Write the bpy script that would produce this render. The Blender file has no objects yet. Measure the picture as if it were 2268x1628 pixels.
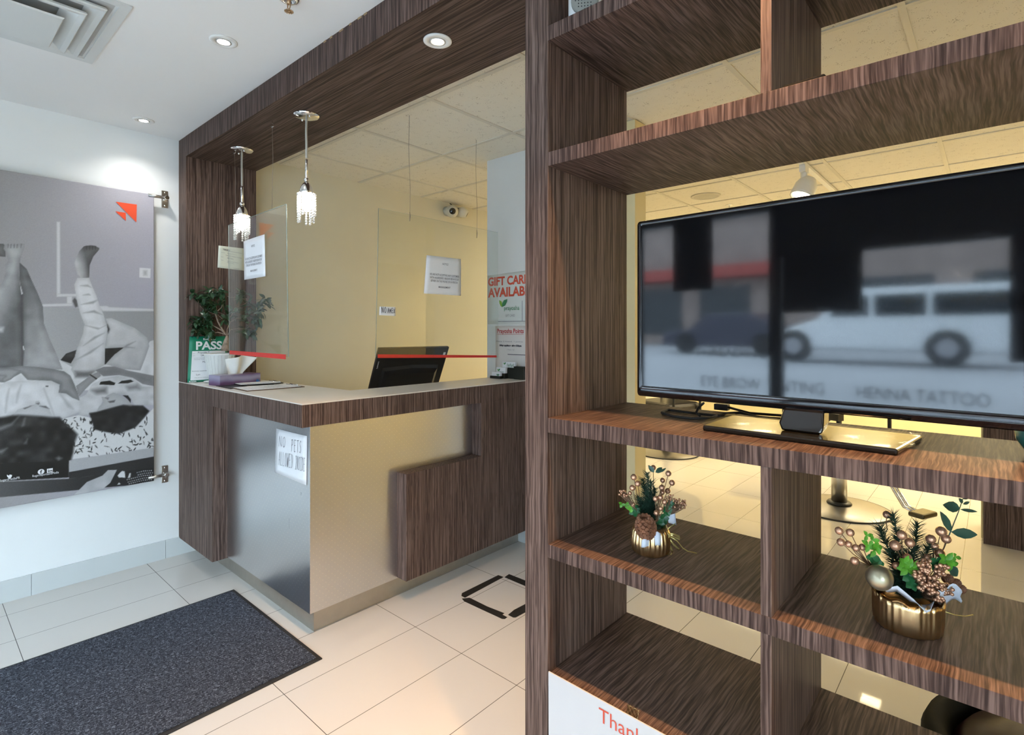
import bpy, bmesh, math, random
import numpy as np
from mathutils import Vector, Matrix
random.seed(7)
C = bpy.context.scene.collection
SC = bpy.context.scene
# ------------------------------------------------------------------ camera, world, exposure
F, CX, HY, H = 1200.0, 1134.0, 732.0, 1.4
fx, fy = -0.66382, 0.74789
rx, ry = fy, -fx
cam = bpy.data.objects.new('camera', bpy.data.cameras.new('camera')); C.objects.link(cam)
cam.location = (0, 0, H); cam.rotation_euler = (math.pi/2, 0, math.asin(-fx))
cam.data.sensor_width = 36; cam.data.lens = 36*F/2268; cam.data.shift_y = -(814-HY)/2268
cam.data.clip_start = 0.05; SC.camera = cam
W = bpy.data.worlds.new('world'); SC.world = W; W.use_nodes = True
W.node_tree.nodes['Background'].inputs[0].default_value = (0.70, 0.86, 1.0, 1)
W.node_tree.nodes['Background'].inputs[1].default_value = 11.5
SC.view_settings.view_transform = 'Standard'; SC.view_settings.look = 'None'
SC.view_settings.gamma = 1; SC.view_settings.use_curve_mapping = False
SC.view_settings.exposure = 0.4
CEIL = 2.59
COOL = (1.0, 0.97, 0.92); WARM = (1.0, 0.54, 0.21); SALON = (1.0, 0.85, 0.56)
DOWN_W, WARM_W, TROFFER = 13, 125, 33.0

# ------------------------------------------------------------------ helpers: view geometry (pixel on a real plane -> point)
def ray(px, py):
    a = (px-CX)/F; b = (HY-py)/F
    return Vector((fx+a*rx, fy+a*ry, b))
def onZ(px, py, z=0.0):
    d = ray(px, py); t = (z-H)/d.z; return Vector((d.x*t, d.y*t, z))
def onX(px, py, x):
    d = ray(px, py); t = x/d.x; return Vector((x, d.y*t, H+d.z*t))
def onY(px, py, y):
    d = ray(px, py); t = y/d.y; return Vector((d.x*t, y, H+d.z*t))
def atD(px, py, dep):
    d = ray(px, py)*dep; return Vector((d.x, d.y, H+d.z))

# ------------------------------------------------------------------ helpers: materials
MATS = {}
def mat(name, col, rough=0.5, metal=0.0, emit=None, estr=0.0, spec=0.5, trans=0.0, ior=1.45, alpha=1.0, vary=0.0, vscale=8, coat=0.0, sub=0.0):
    if name in MATS: return MATS[name]
    m = bpy.data.materials.new(name); m.use_nodes = True; nt = m.node_tree
    b = nt.nodes['Principled BSDF']
    b.inputs['Base Color'].default_value = (*col, 1); b.inputs['Roughness'].default_value = rough
    b.inputs['Metallic'].default_value = metal; b.inputs['Specular IOR Level'].default_value = spec
    b.inputs['Transmission Weight'].default_value = trans; b.inputs['IOR'].default_value = ior
    b.inputs['Alpha'].default_value = alpha; b.inputs['Coat Weight'].default_value = coat
    b.inputs['Coat Roughness'].default_value = 0.08
    if sub: b.inputs['Subsurface Weight'].default_value = sub
    if emit:
        b.inputs['Emission Color'].default_value = (*emit, 1); b.inputs['Emission Strength'].default_value = estr
    if vary:
        tc = nt.nodes.new('ShaderNodeTexCoord'); n = nt.nodes.new('ShaderNodeTexNoise')
        n.inputs['Scale'].default_value = vscale; n.inputs['Detail'].default_value = 5
        r = nt.nodes.new('ShaderNodeValToRGB')
        r.color_ramp.elements[0].position = .3; r.color_ramp.elements[1].position = .7
        r.color_ramp.elements[0].color = (*[c*(1-vary) for c in col], 1); r.color_ramp.elements[1].color = (*[min(1, c*(1+vary)) for c in col], 1)
        nt.links.new(tc.outputs['Object'], n.inputs['Vector']); nt.links.new(n.outputs['Fac'], r.inputs[0]); nt.links.new(r.outputs[0], b.inputs['Base Color'])
    MATS[name] = m; return m
def wood(name, sc, WP=.007, dark=(0.034, 0.022, 0.019), mid=(0.076, 0.049, 0.041), light=(0.150, 0.102, 0.086)):
    """fine zebra-grain laminate; sc = frequency per axis (low along the grain)"""
    if name in MATS: return MATS[name]
    m = bpy.data.materials.new(name); m.use_nodes = True; nt = m.node_tree; b = nt.nodes['Principled BSDF']
    N = nt.nodes.new; L = nt.links.new
    tc = N('ShaderNodeTexCoord')
    warp = N('ShaderNodeTexNoise'); warp.inputs['Scale'].default_value = 9; warp.inputs['Detail'].default_value = 2
    L(tc.outputs['Object'], warp.inputs['Vector'])
    mm = N('ShaderNodeVectorMath'); mm.operation = 'MULTIPLY_ADD'
    L(warp.outputs['Color'], mm.inputs[0]); mm.inputs[1].default_value = (WP, WP, WP); L(tc.outputs['Object'], mm.inputs[2])
    mp = N('ShaderNodeMapping'); mp.inputs['Scale'].default_value = sc; L(mm.outputs[0], mp.inputs['Vector'])
    n1 = N('ShaderNodeTexNoise'); n1.inputs['Scale'].default_value = 1; n1.inputs['Detail'].default_value = 2.5; n1.inputs['Roughness'].default_value = .65
    L(mp.outputs[0], n1.inputs['Vector'])
    r = N('ShaderNodeValToRGB'); e = r.color_ramp.elements
    e[0].position = .36; e[0].color = (*dark, 1); e[1].position = .64; e[1].color = (*light, 1)
    k = e.new(.49); k.color = (*mid, 1)
    L(n1.outputs['Fac'], r.inputs[0]); L(r.outputs[0], b.inputs['Base Color'])
    b.inputs['Roughness'].default_value = .5; b.inputs['Specular IOR Level'].default_value = .08
    bp = N('ShaderNodeBump'); bp.inputs['Strength'].default_value = .15; bp.inputs['Distance'].default_value = .001
    L(n1.outputs['Fac'], bp.inputs['Height']); L(bp.outputs[0], b.inputs['Normal'])
    MATS[name] = m; return m
def clear(name, tint=(0.97, 0.985, 0.98), refl=1.0, ior=1.5, rough=0.0):
    """clear sheet: transparent with a Fresnel reflection"""
    if name in MATS: return MATS[name]
    m = bpy.data.materials.new(name); m.use_nodes = True; nt = m.node_tree; nt.nodes.clear()
    N = nt.nodes.new; L = nt.links.new
    o = N('ShaderNodeOutputMaterial'); t = N('ShaderNodeBsdfTransparent'); t.inputs[0].default_value = (*tint, 1)
    g = N('ShaderNodeBsdfGlossy'); g.inputs['Roughness'].default_value = rough; f = N('ShaderNodeLayerWeight'); f.inputs[0].default_value = .5; pw5 = N('ShaderNodeMath'); pw5.operation = 'POWER'; pw5.inputs[1].default_value = 5; ad = N('ShaderNodeMath'); ad.operation = 'MULTIPLY_ADD'; ad.inputs[1].default_value = .95; ad.inputs[2].default_value = .045
    mu = N('ShaderNodeMath'); mu.operation = 'MULTIPLY'; mu.inputs[1].default_value = refl; mu.use_clamp = True
    mx = N('ShaderNodeMixShader'); L(f.outputs['Facing'], pw5.inputs[0]); L(pw5.outputs[0], ad.inputs[0]); L(ad.outputs[0], mu.inputs[0]); L(mu.outputs[0], mx.inputs[0]); L(t.outputs[0], mx.inputs[1]); L(g.outputs[0], mx.inputs[2]); L(mx.outputs[0], o.inputs[0])
    MATS[name] = m; return m

WV = wood('wood_vertical', (165, 165, 2.6), dark=(0.046, 0.029, 0.024), mid=(0.095, 0.063, 0.052), light=(0.175, 0.122, 0.101))          # grain runs up
WS = wood('wood_shelf', (185, 6, 6), WP=.010)               # grain runs front to back, end grain up the edge
WX = wood('wood_header', (2.6, 170, 50), dark=(0.032, 0.020, 0.015), mid=(0.072, 0.048, 0.037), light=(0.13, 0.090, 0.072))
WF = wood('wood_fascia', (165, 30, 4))
white_paint = mat('white_paint', (0.78, 0.80, 0.80), .55, vary=.015, vscale=2)
ceil_paint = mat('ceiling_paint', (0.80, 0.80, 0.79), .7, vary=.01, vscale=2)
cream_paint = mat('cream_paint', (0.74, 0.63, 0.36), .6, vary=.02, vscale=3)
beige_paint = mat('beige_paint', (0.62, 0.58, 0.45), .55, vary=.02, vscale=3)
chrome = mat('chrome', (0.8, 0.8, 0.8), .12, 1)
steel_sat = mat('satin_steel', (0.62, 0.60, 0.56), .32, 1, vary=.05, vscale=30)
black_gloss = mat('black_gloss', (0.006, 0.006, 0.007), .08, coat=.6)
black_plastic = mat('black_plastic', (0.015, 0.015, 0.015), .4, vary=.1, vscale=40)
black_rubber = mat('black_rubber', (0.02, 0.02, 0.021), .7, vary=.15, vscale=60)
paper = mat('paper', (0.80, 0.81, 0.83), .6, vary=.01, vscale=20)
ink = mat('ink', (0.03, 0.03, 0.05), .6, vary=.1, vscale=50)
grey_ink = mat('grey_ink', (0.22, 0.22, 0.24), .6, vary=.1, vscale=50)
red_ink = mat('red_ink', (0.50, 0.065, 0.035), .5, vary=.05, vscale=30)
red_tape = mat('red_tape', (0.62, 0.03, 0.025), .35, vary=.05, vscale=30)
green_dark = mat('leaf_dark', (0.022, 0.060, 0.024), .28, vary=.45, vscale=60)
white_plastic = mat('white_plastic', (0.74, 0.74, 0.72), .35, vary=.02, vscale=20)

# ------------------------------------------------------------------ helpers: mesh building
class MB:
    def __init__(s): s.bm = bmesh.new()
    def box(s, x0, x1, y0, y1, z0, z1, M=None):
        v = [s.bm.verts.new(Vector(p) if M is None else M @ Vector(p)) for p in ((x0,y0,z0),(x1,y0,z0),(x1,y1,z0),(x0,y1,z0),(x0,y0,z1),(x1,y0,z1),(x1,y1,z1),(x0,y1,z1))]
        for f in ((3,2,1,0),(4,5,6,7),(0,1,5,4),(1,2,6,5),(2,3,7,6),(3,0,4,7)): s.bm.faces.new([v[i] for i in f])
        return s
    def ring(s, c, ax, r, n, ph=0):
        ax = Vector(ax).normalized(); u = ax.orthogonal().normalized(); w = ax.cross(u)
        return [s.bm.verts.new(Vector(c)+u*math.cos(2*math.pi*i/n+ph)*r+w*math.sin(2*math.pi*i/n+ph)*r) for i in range(n)]
    def skin(s, rings, caps=True, smooth=True):
        n = len(rings[0])
        for a, b in zip(rings, rings[1:]):
            for i in range(n):
                f = s.bm.faces.new((a[i], a[(i+1) % n], b[(i+1) % n], b[i])); f.smooth = smooth
        if caps:
            s.bm.faces.new(list(reversed(rings[0]))); s.bm.faces.new(rings[-1])
        return s
    def cyl(s, p0, p1, r0, r1=None, n=20):
        r1 = r0 if r1 is None else r1; d = Vector(p1)-Vector(p0)
        return s.skin([s.ring(p0, d, max(r0, 1e-5), n), s.ring(p1, d, max(r1, 1e-5), n)])
    def lathe(s, prof, c=(0,0,0), n=32, ax=(0,0,1), caps=True):
        ax = Vector(ax).normalized()
        return s.skin([s.ring(Vector(c)+ax*z, ax, max(r, 1e-4), n) for r, z in prof], caps)
    def ball(s, c, r, n=10, m=7, sq=(1,1,1)):
        rings = []
        for j in range(1, m):
            t = math.pi*j/m
            rings.append([s.bm.verts.new(Vector(c)+Vector((math.sin(t)*math.cos(2*math.pi*i/n)*r*sq[0], math.sin(t)*math.sin(2*math.pi*i/n)*r*sq[1], -math.cos(t)*r*sq[2]))) for i in range(n)])
        s.skin(rings, False)
        a = s.bm.verts.new(Vector(c)-Vector((0,0,r*sq[2]))); b = s.bm.verts.new(Vector(c)+Vector((0,0,r*sq[2])))
        for i in range(n):
            f = s.bm.faces.new((a, rings[0][(i+1) % n], rings[0][i])); f.smooth = True
            f = s.bm.faces.new((b, rings[-1][i], rings[-1][(i+1) % n])); f.smooth = True
        return s
    def tube(s, pts, r, n=8, r1=None):
        pts = [Vector(p) for p in pts]; rings = []; u = None
        for i, p in enumerate(pts):
            d = (pts[min(i+1, len(pts)-1)]-pts[max(i-1, 0)]).normalized()
            if u is None: u = d.orthogonal().normalized()
            u = (u-d*u.dot(d)).normalized(); w = d.cross(u)
            k = i/max(1, len(pts)-1); rr = r if r1 is None else r+(r1-r)*k
            rings.append([s.bm.verts.new(p+u*math.cos(2*math.pi*j/n)*rr+w*math.sin(2*math.pi*j/n)*rr) for j in range(n)])
        return s.skin(rings)
    def prism(s, pts, off):
        """closed polygon (3D points) extruded by a vector"""
        off = Vector(off); a = [s.bm.verts.new(Vector(p)) for p in pts]; b = [s.bm.verts.new(Vector(p)+off) for p in pts]; n = len(pts)
        s.bm.faces.new(list(reversed(a))); s.bm.faces.new(b)
        for i in range(n): s.bm.faces.new((a[i], a[(i+1) % n], b[(i+1) % n], b[i]))
        return s
    def face(s, pts, smooth=False):
        f = s.bm.faces.new([s.bm.verts.new(Vector(p)) for p in pts]); f.smooth = smooth; return s
    def grid(s, fn, nu, nv, smooth=True):
        g = [[s.bm.verts.new(Vector(fn(i/nu, j/nv))) for j in range(nv+1)] for i in range(nu+1)]
        for i in range(nu):
            for j in range(nv):
                f = s.bm.faces.new((g[i][j], g[i+1][j], g[i+1][j+1], g[i][j+1])); f.smooth = smooth
        return s
    def leaf(s, p, d, nrm, ln, wd, droop=.25):
        d = Vector(d).normalized(); nrm = Vector(nrm); w = d.cross(nrm).normalized(); up = w.cross(d).normalized()
        prof = ((0, .06), (.2, .7), (.45, 1), (.7, .8), (.9, .35), (1, .03)); L_ = []; M_ = []; R_ = []
        for t, k in prof:
            c = Vector(p)+d*ln*t-up*droop*ln*t*t
            M_.append(s.bm.verts.new(c)); L_.append(s.bm.verts.new(c+w*wd*k*.5+up*wd*k*.14)); R_.append(s.bm.verts.new(c-w*wd*k*.5+up*wd*k*.14))
        for i in range(len(prof)-1):
            for A, B in ((L_, M_), (M_, R_)):
                f = s.bm.faces.new((A[i], A[i+1], B[i+1], B[i])); f.smooth = True
        return s

def obj(name, mb, m, parent=None, bevel=0, solid=0, sharp=None, **props):
    bm = mb.bm
    bmesh.ops.recalc_face_normals(bm, faces=bm.faces) if not solid else None
    if parent is not None: off = parent_loc(parent)
    else:
        xs = [v.co for v in bm.verts]
        off = Vector(((min(v.x for v in xs)+max(v.x for v in xs))/2, (min(v.y for v in xs)+max(v.y for v in xs))/2, min(v.z for v in xs)))
    for v in bm.verts: v.co -= off
    me = bpy.data.meshes.new(name); bm.to_mesh(me); bm.free(); me.materials.append(m)
    o = bpy.data.objects.new(name, me); C.objects.link(o)
    if parent is not None: o.parent = parent
    else: o.location = off
    if solid:
        k = o.modifiers.new('solid', 'SOLIDIFY'); k.thickness = solid; k.offset = 0
    if bevel:
        k = o.modifiers.new('bevel', 'BEVEL'); k.width = bevel; k.segments = 2; k.limit_method = 'ANGLE'
    for a, b in props.items(): o[a] = b
    return o
def parent_loc(p):
    v = Vector(p.location); 
    while p.parent: p = p.parent; v += Vector(p.location)
    return v
def tag(o, label, cat, group=None):
    o['label'] = label; o['category'] = cat
    if group: o['group'] = group
    return o
def thing(name, label, cat, loc, group=None):
    o = bpy.data.objects.new(name, None); C.objects.link(o); o.location = loc; o.empty_display_size = .05
    return tag(o, label, cat, group)
def struct(name, mb, m, bevel=0):
    o = obj(name, mb, m, bevel=bevel); o['kind'] = 'structure'; return o
def dup(root, loc, label=None, rz=None, deep=True):
    r = root.copy(); C.objects.link(r); r.location = loc
    if label: r['label'] = label
    if rz is not None: r.rotation_euler = (0, 0, rz)
    def rec(a, b):
        for ch in list(a.children):
            c = ch.copy(); C.objects.link(c); c.parent = b; rec(ch, c)
    rec(root, r); return r
def light(name, kind, loc, energy, col, parent=None, **kw):
    d = bpy.data.lights.new(name, kind); d.energy = energy; d.color = col
    for k, v in kw.items(): setattr(d, k, v)
    o = bpy.data.objects.new(name, d); C.objects.link(o)
    if parent is not None: o.parent = parent; o.location = Vector(loc)-parent_loc(parent)
    else: o.location = loc
    return o

# lettering: text laid on a plane given by origin (lower-left or centre), right and up directions
def text(name, body, org, right, up, h, m, parent, width=None, align='LEFT', bold=0.0, ext=.0004, spacing=1.0, shear=0.0):
    cu = bpy.data.curves.new(name, 'FONT'); cu.body = body; cu.size = 1; cu.align_x = align; cu.offset = bold; cu.space_character = spacing; cu.shear = shear
    cu.resolution_u = 4
    t = bpy.data.objects.new(name, cu); C.objects.link(t)
    bpy.context.view_layer.update()
    me = bpy.data.meshes.new_from_object(t); bpy.data.objects.remove(t)
    xs = [v.co.x for v in me.vertices]; w = max(xs)-min(xs)
    s = h/0.72; sx = s if width is None else width/w
    R = Vector(right).normalized(); U = Vector(up).normalized(); Nn = R.cross(U)
    off = parent_loc(parent)
    for v in me.vertices:
        v.co = Vector(org)+R*v.co.x*sx+U*v.co.y*s+Nn*ext-off
    me.name = name; me.materials.clear(); me.materials.append(m)
    o = bpy.data.objects.new(name, me); C.objects.link(o); o.parent = parent; return o
def strokes(mb, lines, org, right, up, s, w, ext=.0005, sx=None):
    """hand-drawn marker strokes: polylines in local units turned into thin flat ribbons"""
    R = Vector(right).normalized(); U = Vector(up).normalized(); Nn = R.cross(U); sx = s if sx is None else sx
    for ln in lines:
        P = [Vector((a*sx, b*s)) for a, b in ln]
        for a, b in zip(P, P[1:]):
            d = (b-a); 
            if d.length < 1e-6: continue
            d.normalize(); n = Vector((-d.y, d.x))*w/2; a2 = a-d*w*.4; b2 = b+d*w*.4
            mb.face([Vector(org)+R*q.x+U*q.y+Nn*ext for q in (a2+n, a2-n, b2-n, b2+n)])
GL = {  # marker-pen capitals in a unit cell
 'N': [[(0,0),(.02,1)],[(.02,1),(.5,.02)],[(.5,.02),(.52,1.02)]],
 'O': [[(.3,1),(.08,.8),(.02,.45),(.12,.1),(.3,0),(.48,.15),(.55,.55),(.45,.9),(.3,1)]],
 'P': [[(.08,0),(.1,1)],[(.02,.95),(.35,1),(.52,.8),(.4,.58),(.1,.5)]],
 'E': [[(.1,0),(.08,1)],[(.05,1),(.5,.98)],[(.08,.52),(.42,.55)],[(.1,0),(.52,.03)]],
 'T': [[(.28,0),(.3,1)],[(0,.97),(.6,1)]],
 'S': [[(.5,.9),(.3,1),(.1,.8),(.2,.58),(.42,.45),(.48,.2),(.3,0),(.05,.08)]],
 'A': [[(0,0),(.28,1)],[(.28,1),(.52,0)],[(.1,.38),(.45,.38)]],
 'L': [[(.08,1),(.1,0)],[(.1,0),(.5,.02)]],
 'W': [[(0,1),(.14,0)],[(.14,0),(.3,.7)],[(.3,.7),(.46,0)],[(.46,0),(.62,1)]],
 'D': [[(.08,0),(.08,1)],[(.0,1),(.35,.92),(.52,.55),(.38,.1),(.0,0)]],
 'I': [[(.28,0),(.28,1)],[(.05,1),(.5,1)],[(.05,0),(.5,0)]],
 'M': [[(0,0),(.04,.8)],[(.04,.8),(.25,.3)],[(.25,.3),(.46,.8)],[(.46,.8),(.5,0)]],
 'X': [[(0,0),(.45,.75)],[(.45,0),(0,.8)]], ' ': [] }
def hand(mb, body, org, right, up, h, adv, w, sx=None, ext=.0006):
    x = 0; R = Vector(right).normalized()
    for ch in body:
        strokes(mb, GL[ch], Vector(org)+R*x, right, up, h, w, ext, sx or h*.8); x += adv*(.6 if ch == ' ' else 1)
def hand2(mb, body, pa, pb, up, h, w, ext=.0006):
    d = pb-pa; adv = d.length/(len(body)-.25); hand(mb, body, pa, d.normalized(), up, h, adv, w, sx=adv*1.2, ext=ext)
def sheet(name, c00, c10, c11, c01, m, parent=None, curl=.004, th=.0006):
    """sheet of paper through four corners (lower-left, lower-right, upper-right, upper-left) with a slight curl"""
    a, b, c, d = map(Vector, (c00, c10, c11, c01)); n = (b-a).cross(d-a).normalized(); mb = MB()
    mb.grid(lambda u, v: (a.lerp(b, u)).lerp(d.lerp(c, u), v)+n*curl*math.sin(u*math.pi)*math.sin(v*2.2), 8, 8)
    return obj(name, mb, m, parent, solid=th)

# ================================================================== THE SETTING
XW = -3.806; YB = 1.15; YB2 = 1.57; YF = -2.0; XR = 3.2; YE = 8.6
# floor with large glossy tiles
def floor_mat():
    m = bpy.data.materials.new('floor_tile'); m.use_nodes = True; nt = m.node_tree; b = nt.nodes['Principled BSDF']; N = nt.nodes.new; L = nt.links.new
    g = N('ShaderNodeTexCoord'); mp = N('ShaderNodeMapping'); mp.inputs['Location'].default_value = (2.04+.317*20, -.977+.634*20, 0)
    br = N('ShaderNodeTexBrick'); br.offset = 0; br.squash = 1
    br.inputs['Scale'].default_value = 1; br.inputs['Brick Width'].default_value = .317; br.inputs['Row Height'].default_value = .634
    br.inputs['Mortar Size'].default_value = .0013; br.inputs['Mortar Smooth'].default_value = .1
    br.inputs['Color1'].default_value = (.60, .578, .545, 1); br.inputs['Color2'].default_value = (.595, .573, .54, 1); br.inputs['Mortar'].default_value = (.07, .06, .055, 1)
    L(g.outputs['Object'], mp.inputs[0]); L(mp.outputs[0], br.inputs['Vector']); L(br.outputs['Color'], b.inputs['Base Color'])
    b.inputs['Roughness'].default_value = .035; b.inputs['Specular IOR Level'].default_value = .33
    return m
FT = floor_mat()
o = struct('floor', MB().box(XW-.2, XR+.2, YF-.3, YE+.2, -.1, 0), FT)
# the tile pattern is laid from the world origin
for v in o.data.vertices: v.co += o.location
o.location = (0, 0, 0)
struct('ceiling', MB().box(XW-.2, XR+.2, YF-.3, YB+.001, CEIL-.005, CEIL+.12), ceil_paint)
def tile_mat():
    m = bpy.data.materials.new('acoustic_tile'); m.use_nodes = True; nt = m.node_tree; b = nt.nodes['Principled BSDF']; N = nt.nodes.new; L = nt.links.new
    g = N('ShaderNodeTexCoord'); mp = N('ShaderNodeMapping'); mp.inputs['Scale'].default_value = (1, 1.6, 1)
    v = N('ShaderNodeTexVoronoi'); v.inputs['Scale'].default_value = 120; n = N('ShaderNodeTexNoise'); n.inputs['Scale'].default_value = 22
    r = N('ShaderNodeValToRGB'); r.color_ramp.elements[0].position = .17; r.color_ramp.elements[0].color = (.30, .25, .17, 1); r.color_ramp.elements[1].position = .24; r.color_ramp.elements[1].color = (.76, .71, .59, 1)
    mx = N('ShaderNodeMath'); mx.operation = 'ADD'; ms = N('ShaderNodeMath'); ms.operation = 'MULTIPLY_ADD'; ms.inputs[1].default_value = 1.0; ms.inputs[2].default_value = -.42
    L(g.outputs['Object'], mp.inputs[0]); L(mp.outputs[0], v.inputs['Vector']); L(g.outputs['Object'], n.inputs['Vector'])
    L(n.outputs['Fac'], ms.inputs[0]); L(v.outputs['Distance'], mx.inputs[0]); L(ms.outputs[0], mx.inputs[1]); L(mx.outputs[0], r.inputs[0]); L(r.outputs[0], b.inputs['Base Color'])
    b.inputs['Roughness'].default_value = .9
    return m
struct('ceiling', MB().box(XW-.2, XR+.2, YB, YE+.2, CEIL, CEIL+.12), tile_mat())
gb = MB(); gm = mat('grid_metal', (.62, .58, .48), .5, vary=.02)
xs = [-3.43+.636*i for i in range(0, 11)]; ys = [1.80+.637*i for i in range(0, 11)]
for x in xs: gb.box(x-.012, x+.012, YB2, YE, CEIL-.005, CEIL)
for y in ys: gb.box(XW, XR, y-.012, y+.012, CEIL-.0052, CEIL)
struct('trim_1', gb, gm)
struct('wall_left', MB().box(XW-.12, XW, YF, YB2-.02, 0, CEIL), white_paint)
struct('wall_left', MB().box(XW-.12, XW, YB2-.02, YE, 0, CEIL), beige_paint)
struct('wall_right', MB().box(XR, XR+.12, YF, YE, 0, CEIL), cream_paint)
struct('wall_back', MB().box(XW-.12, XR+.12, YE, YE+.12, 0, CEIL), cream_paint)
struct('trim_2', MB().box(-1.60, -1.500, 2.729, 2.853, 0, CEIL-.006), cream_paint)
struct('wall_middle', MB().box(-2.658, -1.60, 2.732, 2.85, 0, CEIL), mat('wall_grey_white', (.66, .67, .65), .5, vary=.015, vscale=3))
# tile skirting
base = mat('skirting_tile', (.56, .59, .59), .12, vary=.02, vscale=2)
bb = MB(); ys_ = [YF, -1.56, -.92, -.28, .36, .45, 1.075, 2.2]
for a, b in zip([YF, -1.46, -.82, -.18, .455, 1.075], [-1.46, -.82, -.18, .455, 1.075, 2.4]): bb.box(XW, XW+.010, a+.0008, b-.0008, 0, .112)
struct('baseboard_left', bb, base, bevel=.001)
struct('baseboard_middle', MB().box(-2.37, -1.506, 2.722, 2.732, 0, .1), base)

# storefront behind the camera: aluminium frame, glass, low sill
alum = mat('dark_aluminium', (.03, .028, .027), .4, .3, vary=.05)
wb = MB(); wb.box(XW, -2.85, YF-.15, YF, 0, CEIL).box(2.9, XR, YF-.15, YF, 0, CEIL).box(-2.85, 2.9, YF-.15, YF, 2.43, CEIL)
struct('wall_front', wb, mat('dark_wall', (.03, .027, .025), .7, vary=.05))
glassm = clear('window_glass', (.95, .97, .98), .6)
for k, (a, b) in enumerate(((-2.85, -1.54), (-1.54, 1.2), (1.2, 2.9))):
    fr = MB(); top = 2.43
    for x0, x1, z0, z1 in ((a, a+.05, 0, top), (b-.05, b, 0, top), (a, b, 0, .12), (a, b, top-.05, top)): fr.box(x0, x1, YF-.1, YF-.02, z0, z1)
    if k == 1: fr.box(a, b, YF-.1, YF-.02, 1.99, 2.43)
    w = struct('window_%d' % (k+1), fr, alum)
    obj('pane', MB().box(a+.05, b-.05, YF-.063, YF-.057, .12, top-.05 if k != 1 else 1.99), glassm, w)
lv = mat('vinyl_letters', (.02, .022, .025), .5)
sg = thing('window_lettering', 'dark vinyl lettering across the storefront glass behind the viewer', 'sign', (-1, YF-.066, .9))
for tx, x, z, hh, ww in (('THREADING', -2.25, 1.17, .075, .62), ('EYE BROW  TINTING', -2.2, .90, .095, 1.0), ('HENNA TATTOO', -.98, .90, .09, .75)):
    text('letters', tx, (x, YF-.066, z), (1, 0, 0), (0, 0, 1), hh, lv, sg, ww)
sgm = mat('sign_back', (.012, .010, .010), .6, vary=.1)
for a, b, c, d, lb in ((-2.43, -2.05, 1.76, 2.38, 'dark hanging board in the left storefront window'), (-1.47, -.92, 1.54, 1.99, 'dark board hung in the wide storefront window'), (-.13, .6, 1.2, 1.99, 'tall dark board in the wide storefront window, farthest right')):
    tag(obj('window_board', MB().box(a, b, YF+.002, YF+.012, c, d), sgm), lb, 'sign')

# ================================================================== STREET SEEN IN THE SCREEN
st = MB()
st.face([(-40, YF-.15, -.02), (30, YF-.15, -.02), (30, -5.5, .72), (-40, -5.5, .72)]).face([(-40, -5.5, .72), (30, -5.5, .72), (30, -40, .76), (-40, -40, .76)])
o = struct('ground', st, mat('asphalt', (.36, .37, .39), .8, vary=.08, vscale=1))
vm = mat('van_white', (.62, .64, .66), .3, vary=.01); dk = mat('van_glass', (.02, .025, .03), .1)
van = thing('van', 'white passenger van parked on the street, reflected in the television', 'van', (-2.4, -10.6, .75))
pr = [(-4.95, 1.05), (-4.9, 1.35), (-4.5, 1.55), (-3.95, 1.72), (-3.35, 2.42), (-3.0, 2.50), (-.4, 2.50), (-.25, 2.3), (-.2, 1.05)]
pr = [((x+4.95)*.87-4.3, .75+(z-.75)*(.84 if z > 2 else .9)) for x, z in pr]
obj('body', MB().prism([(x, -11.4, z) for x, z in pr], (0, 1.7, 0)), vm, van, bevel=.05)
for a, b in ((-3.2, -2.5), (-2.4, -1.6), (-1.5, -.45)):
    obj('side_window', MB().prism([(a+(.35 if a < -3 else 0), -9.69, 2.08), (b, -9.69, 2.08), (b, -9.69, 1.68), (a-.0, -9.69, 1.68)], (0, .01, 0)), dk, van)
for x in (-3.85, -1.3):
    wq = obj('wheel', MB().cyl((x, -9.85, 1.08), (x, -9.65, 1.08), .33, n=28), black_rubber, van)
    obj('hubcap', MB().cyl((x, -9.66, 1.08), (x, -9.64, 1.08), .17, n=20), mat('hub', (.3, .3, .32), .4), wq)
car = thing('car', 'dark parked car behind the van, reflected in the television', 'car', (-6, -12.5, .75))
obj('body', MB().prism([(x, -13.5, z) for x, z in ((-8.3, .95), (-8.2, 1.35), (-7.4, 1.45), (-6.9, 1.85), (-5.7, 1.87), (-5.0, 1.45), (-4.6, 1.3), (-4.55, .95))], (0, 1.5, 0)), mat('car_dark', (.03, .03, .05), .25), car, bevel=.04)
for x in (-7.5, -5.3): obj('wheel', MB().cyl((x, -12.1, 1.04), (x, -11.95, 1.04), .3, n=24), black_rubber, car)
bl = thing('building', 'pale brick shopfront across the street, reflected in the television', 'building', (-6, -20, .75))
obj('wall', MB().box(-22, 12, -22, -20, .7, 6.2), mat('far_brick', (.24, .19, .17), .8, vary=.15, vscale=1.5), bl)
obj('roof', MB().box(-22.3, 12.3, -22.3, -19.7, 6.2, 6.5), mat('far_roof', (.08, .07, .07), .8), bl)
obj('awning', MB().box(-15, -7.0, -20.0, -19.2, 3.6, 4.1), mat('awning_red', (.30, .06, .05), .7), bl)
for x in (-14, -11, -5, -1.8, 1.4, 5): obj('shop_window', MB().box(x, x+2.2, -20.03, -19.98, 1.2, 3.3), dk, bl)

# ================================================================== WOODEN HEADER FRAME
hf = thing('wooden_header_frame', 'dark wood header beam and column framing the reception opening', 'frame', (-3.74, 1.36, 1.08))
obj('column', MB().box(XW, -3.675, YB, YB2, 1.081, CEIL-.005), WV, hf, bevel=.001)
obj('header_beam', MB().box(-3.675, XR, YB+.0005, YB2, 2.462, CEIL-.006), WX, hf, bevel=.001)
obj('fascia', MB().box(-3.675, XR, YB-.0015, YB+.0005, 2.461, CEIL-.006), WF, hf)
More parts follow.
